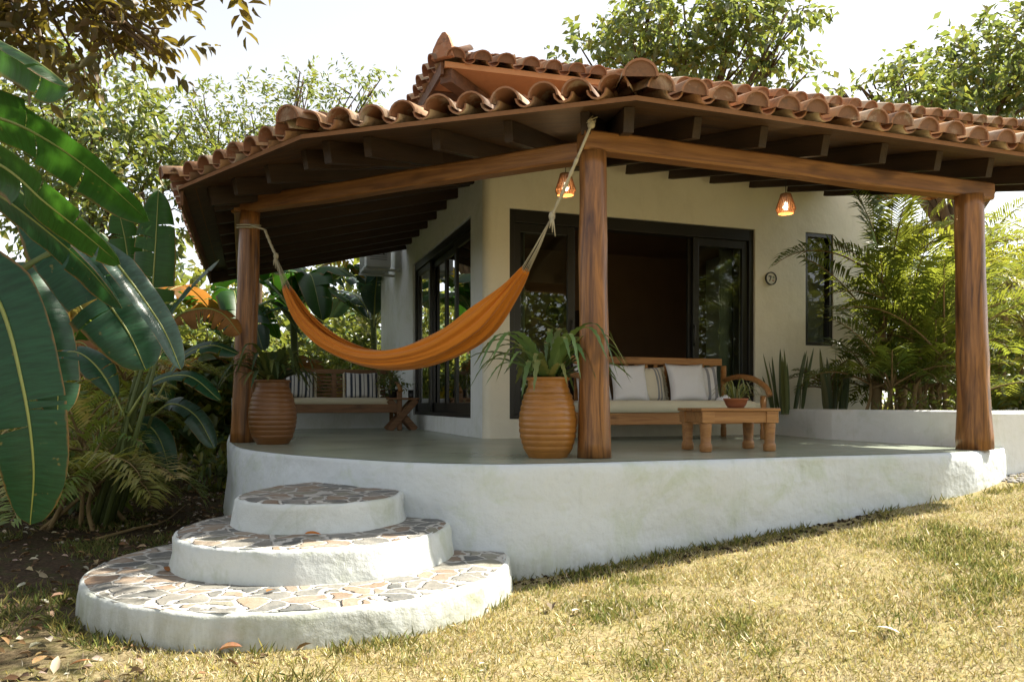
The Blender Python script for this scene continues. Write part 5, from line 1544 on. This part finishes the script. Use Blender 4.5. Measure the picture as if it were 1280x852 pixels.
# dry palm clump low on the left
f = Vector((-4.05, 7.2, -1.18))
palm('dry_palm', 'clump of thin straw-coloured palm fronds under the big dark leaves', f, [(f + Vector((random.uniform(-.35, .35), random.uniform(-.3, .4), 0)), f + Vector((random.uniform(-.4, .4), random.uniform(-.3, .3), random.uniform(.3, .9))), .02, fr(6, 1.0, .2, 1.3, .9, 1.9)) for k in range(6)], [(0.34, 0.33, 0.12), (0.14, 0.22, 0.06), (0.46, 0.40, 0.19), (0.10, 0.18, 0.06)])
f = Vector((-5.45, 9.7, -1.15))
palm('dry_palm', 'taller straw-coloured palm clump behind the heliconia stems', f, [(f + Vector((random.uniform(-.5, .5), random.uniform(-.3, .4), 0)), f + Vector((random.uniform(-.5, .5), random.uniform(-.3, .3), random.uniform(.5, 1.6))), .025, fr(6, 1.3, .2, 1.3, .9, 1.9)) for k in range(6)], [(0.34, 0.34, 0.11), (0.18, 0.25, 0.07), (0.42, 0.38, 0.15)])

# -- snake plants in the planter
for k, (u, v, nl, lab) in enumerate(((3.95, -.45, 20, 'clump of upright snake plant leaves at the left end of the planter'), (4.35, -.75, 18, 'clump of snake plant leaves in front of the narrow window'))):
    c = P(u, v, -.14); b = MB()
    for j in range(nl):
        a = random.uniform(0, 2 * math.pi); r = random.uniform(0, .22); hgt = random.uniform(.45, .85)
        p = c + Vector((r * math.cos(a), r * math.sin(a), 0)); ln = Vector((math.cos(a), math.sin(a), 0)) * random.uniform(.02, .16)
        strap(b, [p, p + ln * .4 + Vector((0, 0, hgt * .5)), p + ln + Vector((0, 0, hgt))], random.uniform(.017, .030), vary(random.choice([(0.05, 0.09, 0.04), (0.07, 0.11, 0.05), (0.13, 0.15, 0.06)])), n=12, fold=.35, tip=4, up=Vector((math.cos(a + 1), math.sin(a + 1), .1)))
    tag(b.build('snake_plant', M['fern'], None, off=c), lab, 'plant', 'snake plants in the planter')

# -- shrubs
def shrub(label, base, blobs, n_twigs, leaf, cols, per=7, wid=.45, group=None, name='shrub', six=False):
    return tree(name, label, base, blobs, n_twigs, per, leaf, cols, M['leaf'], .03, wid, group, M['stem'], 'shrub', six=six, droop=.3)
def auto_shrub(label, x, y, h, r, n_, leaf, cols, wid=.45, group=None):
    z = ground_z(x, y)
    bs = [((x + random.uniform(-r, r) * .6, y + random.uniform(-r, r) * .6, z + h * random.uniform(.3, .9)), r * random.uniform(.45, .8), .8) for _ in range(5)]
    return shrub(label, (x, y, z), bs, n_, leaf, cols, wid=wid, group=group, six=leaf > .15)
G1 = 'shrubs in the undergrowth left of the terrace'
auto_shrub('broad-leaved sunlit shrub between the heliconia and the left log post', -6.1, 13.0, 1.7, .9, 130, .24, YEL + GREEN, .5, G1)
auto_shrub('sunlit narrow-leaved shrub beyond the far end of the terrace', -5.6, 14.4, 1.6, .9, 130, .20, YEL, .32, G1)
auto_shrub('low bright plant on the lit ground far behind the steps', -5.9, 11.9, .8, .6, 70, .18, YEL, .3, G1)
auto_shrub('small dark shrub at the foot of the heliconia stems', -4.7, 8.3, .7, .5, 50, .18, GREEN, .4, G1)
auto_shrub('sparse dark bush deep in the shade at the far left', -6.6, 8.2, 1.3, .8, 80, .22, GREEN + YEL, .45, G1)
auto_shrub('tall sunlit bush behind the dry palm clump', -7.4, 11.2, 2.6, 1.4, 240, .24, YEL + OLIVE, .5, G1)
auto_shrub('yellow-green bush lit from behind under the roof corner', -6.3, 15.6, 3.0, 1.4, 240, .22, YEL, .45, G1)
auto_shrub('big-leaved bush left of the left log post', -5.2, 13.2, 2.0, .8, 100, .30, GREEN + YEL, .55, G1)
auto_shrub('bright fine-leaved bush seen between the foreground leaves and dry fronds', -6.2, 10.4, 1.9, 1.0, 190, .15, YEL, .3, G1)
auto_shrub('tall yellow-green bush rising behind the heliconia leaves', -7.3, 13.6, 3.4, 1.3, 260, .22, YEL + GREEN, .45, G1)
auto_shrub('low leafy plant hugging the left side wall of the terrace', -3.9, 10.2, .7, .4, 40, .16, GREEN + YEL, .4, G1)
G2 = 'bushes beyond the back parapet'
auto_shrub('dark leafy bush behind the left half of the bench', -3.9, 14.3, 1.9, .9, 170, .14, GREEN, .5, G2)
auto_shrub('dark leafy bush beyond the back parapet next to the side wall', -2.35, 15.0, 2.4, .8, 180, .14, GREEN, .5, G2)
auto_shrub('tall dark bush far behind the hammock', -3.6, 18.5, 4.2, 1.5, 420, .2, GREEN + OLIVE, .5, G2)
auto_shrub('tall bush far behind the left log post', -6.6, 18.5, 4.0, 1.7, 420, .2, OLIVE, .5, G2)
shrub('little leafy plant in the dark pot on the side table', P(-.47, 3.36, DECK + .6), [(tuple(P(-.47, 3.36, .34)), .16, 1), (tuple(P(-.55, 3.4, .46)), .12, 1), (tuple(P(-.38, 3.36, .30)), .10, 1)], 36, .075, GREEN, name='potted_plant')
auto_shrub('small dark-leaved plant beside the right log post in the planter', 4.75, 8.2, .55, .22, 50, .12, [(0.05, 0.03, 0.02), (0.04, 0.06, 0.025), (0.07, 0.09, 0.03)], .45)
auto_shrub('feathery light green plant in the planter near the log post', 4.35, 8.4, .7, .2, 60, .10, YEL, .2)
G3 = 'bushes right of the log post'
auto_shrub('sunlit yellow-green bush right of the log post behind the planter', 7.6, 11.2, 1.0, .6, 110, .2, YEL, .4, G3)
auto_shrub('pale green bush at the right edge beyond the planter', 9.2, 12.8, 1.6, 1.0, 160, .22, YEL + GREEN, .45, G3)
auto_shrub('tall green bush behind the areca clump', 8.0, 14.5, 3.4, 1.5, 320, .22, GREEN + YEL, .45, G3)
auto_shrub('tall green bush far behind the right log post', 11.0, 16.5, 4.4, 1.9, 420, .24, GREEN + YEL, .45, G3)
# -- far foliage that reads as one mass
def far_wood(name, boxes, n_, leaf, cols):
    pos = []; d = []; nn = []; sz = []
    for k in range(n_):
        (x0, x1, y0, y1, z0, z1) = boxes[RNG.integers(0, len(boxes))]
        x, y = RNG.uniform(x0, x1), RNG.uniform(y0, y1)
        top = z0 + (z1 - z0) * (0.62 + 0.38 * (0.5 + noise.noise((x * .35, y * .2, 3.3))))
        p = np.array([x, y, RNG.uniform(z0, top)])
        pos.append(p); v = RNG.normal(size=3); v[2] -= .3; d.append(v); nn.append(np.array([0, -.3, 1]) + RNG.normal(size=3) * .7); sz.append(leaf * RNG.uniform(.6, 1.3))
    o = leaves_mesh(name, M['leaf'], pos, d, nn, sz, pick_tints(cols, len(pos)), None, .5)
    return tag(o, None, None, None, 'stuff')
far_wood('distant_foliage', [(-26, -12, 20, 27, -1.3, 6.0), (-14, -1.0, 21, 26, -1.3, 7.4), (-11, -1, 19.5, 22, -1.3, 4.5)], 11000, .42, OLIVE + YEL)
far_wood('distant_foliage', [(8, 30, 21, 27, -1, 5.5), (12, 24, 18, 21, -1, 3.0)], 6500, .42, GREEN + YEL)
far_wood('opposite_woodland', [(17, 24, -20, -10, -1.3, 12), (23, 29, -12, 1, -1.3, 10), (20, 27, -17, -5, -1.3, 11), (-26, 30, -19, -14, -1.3, 11.5), (-26, 30, -19, -14, -1.3, 8), (-30, -22, -14, 12, -1.3, 7), (30, 36, -14, 16, -1.3, 2.5)], 17000, .60, GREEN + OLIVE + YEL)

# ------------------------------------------------------------------ grass, litter, gravel
def inside_masonry(x, y):
    P_ = np.stack([x, y], axis=1)
    u = (x - C0.x) * UX.x + (y - C0.y) * UX.y; v = (x - C0.x) * VX.x + (y - C0.y) * VX.y
    ins = (v > -3.66) & (u > -2.86) & (u < 4.0)
    for (cx, cy, r) in ((-1.31, 4.92, 1.30), (-1.31, 5.6, 1.2)):
        ins |= ((x - cx) ** 2 + (y - cy) ** 2) < r * r
    # rounded corner
    cr_ = (u < -0.9) & (v < 0)
    pts = np.array(deck_uv[5:]); 
    lim = np.interp(u, [-2.8, -2.68, -2.36, -1.98, -1.55, -0.9], [-0.1, -1.1, -2.0, -2.64, -3.2, -3.61])
    ins &= ~(cr_ & (v < lim) & (((x + 1.31) ** 2 + (y - 4.92) ** 2) > 1.29 ** 2))
    return ins
def gz(x, y):
    q = 0.9455 * x + 0.3256 * (y - 5.2)
    z = -1.19 + 0.1 * np.clip(q, 0, 7)
    z += np.array([0.02 * noise.noise((a * 0.7, b_ * 0.7, 3.1)) for a, b_ in zip(x, y)])
    t = np.clip((x + 2.5) / -2.5, 0, 1); z += 0.03 * t * t * (3 - 2 * t)
    return z
def grass_field(name, n_, xr, yr, cols, h, wid, dens, patchy=False):
    x = RNG.uniform(*xr, n_); y = RNG.uniform(*yr, n_)
    # only what the lens and a step to its side can see
    keep = (np.abs(x) < y * .78 + .8) & ~inside_masonry(x, y)
    x, y = x[keep], y[keep]
    pr = np.array([dens(a, b_) for a, b_ in zip(x, y)])
    k2 = RNG.uniform(size=len(x)) < pr
    x, y = x[k2], y[k2]; m = len(x)
    z = gz(x, y) - .004
    d = np.stack([RNG.normal(size=m) * .75, RNG.normal(size=m) * .75, np.ones(m)], axis=1)
    nn = RNG.normal(size=(m, 3)); 
    sz = h * RNG.uniform(.45, 1.25, m)
    tt = pick_tints(cols, m, .3)
    if patchy:
        g = np.array([noise.noise((a * .9, b_ * .9, 20)) + .6 * noise.noise((a * 3.1, b_ * 3.1, 21)) for a, b_ in zip(x, y)])
        isg = RNG.uniform(size=m) < np.clip((g - .12) * 1.6, 0, .75)
        tt[isg] = pick_tints([(0.16, 0.20, 0.04), (0.20, 0.22, 0.05), (0.11, 0.17, 0.035)], int(isg.sum()), .3)
        sz = sz * (1 + .7 * np.clip(g, 0, 1))
    o = leaves_mesh(name, M['grass'], np.stack([x, y, z], axis=1), d, nn, sz, tt, None, wid, .3)
    return tag(o, None, None, None, 'stuff')
STRAW = [(0.54, 0.46, 0.24), (0.46, 0.38, 0.16), (0.66, 0.58, 0.36), (0.36, 0.31, 0.08), (0.22, 0.23, 0.05), (0.74, 0.69, 0.50), (0.42, 0.34, 0.10), (0.68, 0.60, 0.40)]
def lawn_d(x, y):
    f = smooth(-2.4, -1.3, x + .9 * noise.noise((x * 1.1, y * 1.1, 5)))
    v = (x - C0.x) * VX.x + (y - C0.y) * VX.y
    edge_ = smooth(-3.74, -4.15, v + .15 * noise.noise((x * 2.5, y * 2.5, 1)))
    return f * (0.25 + .75 * edge_) * (0.35 + .65 * smooth(-.35, .1, noise.noise((x * 1.7, y * 1.7, 8)) + .5 * noise.noise((x * 5, y * 5, 9))))
grass_field('lawn_grass', 330000, (-3.2, 6.6), (2.4, 8.0), STRAW, .038, .14, lawn_d, True)
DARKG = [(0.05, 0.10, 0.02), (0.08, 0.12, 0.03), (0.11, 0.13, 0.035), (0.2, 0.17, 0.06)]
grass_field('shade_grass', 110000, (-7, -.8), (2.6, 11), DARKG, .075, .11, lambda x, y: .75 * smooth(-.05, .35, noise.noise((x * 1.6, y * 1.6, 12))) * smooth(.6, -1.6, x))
def tuft_d(x, y):
    v = (x - C0.x) * VX.x + (y - C0.y) * VX.y; u = (x - C0.x) * UX.x + (y - C0.y) * UX.y
    near = smooth(-3.98, -3.70, v) if u > -1 else (1 if 1.27 < math.hypot(x + 1.31, y - 4.92) < 1.45 and y < 4.9 else 0)
    return near * smooth(.0, .3, noise.noise((x * 2.2, y * 2.2, 30)) + .08)
grass_field('edge_grass', 90000, (-3, 4.5), (3.2, 7.2), DARKG + STRAW[3:5], .07, .10, tuft_d)
# leaf litter under the trees, and paler fallen leaves on the lawn
m = 5200
x = RNG.uniform(-7.5, -.9, m); y = RNG.uniform(2.6, 11.5, m); k = ~inside_masonry(x, y) & (RNG.uniform(size=m) < np.clip((-x - .6) / 1.6, 0, 1)); x, y = x[k], y[k]; m = len(x)
o = leaves_mesh('leaf_litter', M['litter'], np.stack([x, y, gz(x, y) + RNG.uniform(.002, .03, m)], axis=1), np.stack([RNG.normal(size=m), RNG.normal(size=m), RNG.normal(size=m) * .25], axis=1), np.stack([RNG.normal(size=m) * .4, RNG.normal(size=m) * .4, np.ones(m)], axis=1), RNG.uniform(.03, .085, m), pick_tints([(0.20, 0.12, 0.06), (0.12, 0.07, 0.035), (0.30, 0.22, 0.14), (0.08, 0.05, 0.03), (0.42, 0.36, 0.28)], m), None, .5, .35, six=True)
tag(o, None, None, None, 'stuff')
def leaf_thing(label, p, size, tint, rz, group=None, tilt=.25):
    b = MB()
    for sd in (-1, 1):
        prev = None
        for k in range(9):
            t = k / 8; w_ = .26 * math.sin(math.pi * t ** .8) ** .8 if 0 < t < 1 else 0
            r_ = (b.vert((t - .5, 0, .05 * math.sin(t * 3) )), b.vert((t - .5, sd * w_ * .5, .05 * math.sin(t * 3) + w_ * tilt * .35)), b.vert((t - .5, sd * w_, .06 * math.sin(t * 3) + w_ * tilt)))
            if prev:
                for j in range(2):
                    q = (prev[j], prev[j + 1], r_[j + 1], r_[j]); b.face(q if sd == -1 else q[::-1], tint=vary(tint, .08), sm=True)
            prev = r_
    o = b.build('fallen_leaf', M['litter'], None); o.location = p; o.scale = (size,) * 3; o.rotation_euler = (random.uniform(-.15, .15), random.uniform(-.15, .15), rz)
    return tag(o, label, 'leaf', group)
leaf_thing('orange fallen leaf lying on the middle step', Vector((-1.20, 4.60, -.787)), .10, (.5, .16, .03), .3)
leaf_thing('small brown fallen leaf on the lowest step below the orange one', Vector((-1.27, 4.02, -.985)), .07, (.26, .12, .04), 1.2)
leaf_thing('reddish leaf on the lowest step at its left side', Vector((-2.05, 4.55, -.985)), .09, (.30, .12, .04), 2.0)
def gl(px, py):
    Y = 3.0
    for _ in range(30):
        z = ground_z((px - 640) / F * Y, Y); Y = max(.5, -z * F / (py - 504))
    return Vector(((px - 640) / F * Y, Y, ground_z((px - 640) / F * Y, Y) + .03))
leaf_thing('dark curled leaf standing on the lawn near the lowest step', gl(690, 765), .10, (.16, .13, .10), 1.5, tilt=.9)
leaf_thing('white dry leaf on the lawn right of the dark curled leaf', gl(721, 769), .07, (.7, .66, .58), .6)
leaf_thing('large whitish dry leaf on the open lawn at the lower right', gl(1110, 795), .10, (.72, .68, .60), 2.6)
leaf_thing('brown curled leaf on the ground in front of the lowest step', gl(288, 818), .11, (.34, .17, .10), .1, tilt=.6)
leaf_thing('orange-brown leaf on the ground at the lower left corner', gl(100, 836), .09, (.42, .20, .09), .4)
leaf_thing('tan rounded leaf at the lower left beside the orange-brown one', gl(50, 832), .08, (.42, .28, .14), 1.3)
GF = 'pale dry leaves scattered over the lawn'
for k in range(34):
    px, py = random.uniform(560, 1270), random.uniform(700, 848)
    if py < 760 - (px - 560) * .16 + 14: continue
    leaf_thing('small pale dry leaf lying in the straw-coloured grass', gl(px, py), random.uniform(.022, .045), random.choice([(.56, .60, .48), (.5, .40, .26), (.6, .52, .40), (.4, .22, .12)]), random.uniform(0, 6), GF)
b = MB(); b.tube(cr([gl(120, 678), gl(170, 664), gl(205, 655), gl(232, 634)], 6), [.012, .013, .012, .011, .012, .013, .012, .011, .010, .009, .010, .009, .008, .008, .008, .006, .006, .005, .004], 7, wob=.2)
tag(b.build('fallen_branch', M['palmbark'], None, smooth=True), 'thin bent dry stick on the shaded ground behind the steps', 'stick')
def stones(name, n_, xr, yr, smin, smax, cond, mat, kind='stuff'):
    b = MB(); ico = [(0, 0, 1), (.89, 0, .45), (.28, .85, .45), (-.72, .53, .45), (-.72, -.53, .45), (.28, -.85, .45), (.72, .53, -.45), (-.28, .85, -.45), (-.89, 0, -.45), (-.28, -.85, -.45), (.72, -.53, -.45), (0, 0, -1)]
    fc = [(0, 1, 2), (0, 2, 3), (0, 3, 4), (0, 4, 5), (0, 5, 1), (1, 6, 2), (2, 7, 3), (3, 8, 4), (4, 9, 5), (5, 10, 1), (2, 6, 7), (3, 7, 8), (4, 8, 9), (5, 9, 10), (1, 10, 6), (6, 11, 7), (7, 11, 8), (8, 11, 9), (9, 11, 10), (10, 11, 6)]
    for _ in range(n_):
        x, y = random.uniform(*xr), random.uniform(*yr)
        if not cond(x, y): continue
        s_ = random.uniform(smin, smax); z = ground_z(x, y) + s_ * .2; k0 = len(b.v); a = random.uniform(0, 6)
        for v in ico:
            q = Vector(v); q.rotate(Matrix.Rotation(a, 3, 'Z')); b.vert((x + q.x * s_ * random.uniform(.7, 1.2), y + q.y * s_ * random.uniform(.7, 1.2), z + q.z * s_ * .6))
        for f_ in fc: b.face([k0 + i for i in f_])
    return tag(b.build(name, mat, None), None, None, None, kind)
def gravel_c(x, y):
    u = (x - C0.x) * UX.x + (y - C0.y) * UX.y; v = (x - C0.x) * VX.x + (y - C0.y) * VX.y
    return u > 3.9 and v > -3.7 + .3 * noise.noise((x * 2, y * 2, 0)) and not (u > 4.5 and v > -2.35)
stones('gravel', 9000, (4.2, 8.5), (6.4, 9.2), .012, .03, gravel_c, M['gravel'])
def dirt_c(x, y):
    v = (x - C0.x) * VX.x + (y - C0.y) * VX.y
    return -4.0 < v < -3.66
stones('soil_clods', 1600, (.0, 3.0), (4.9, 6.4), .008, .022, dirt_c, M['soil'])
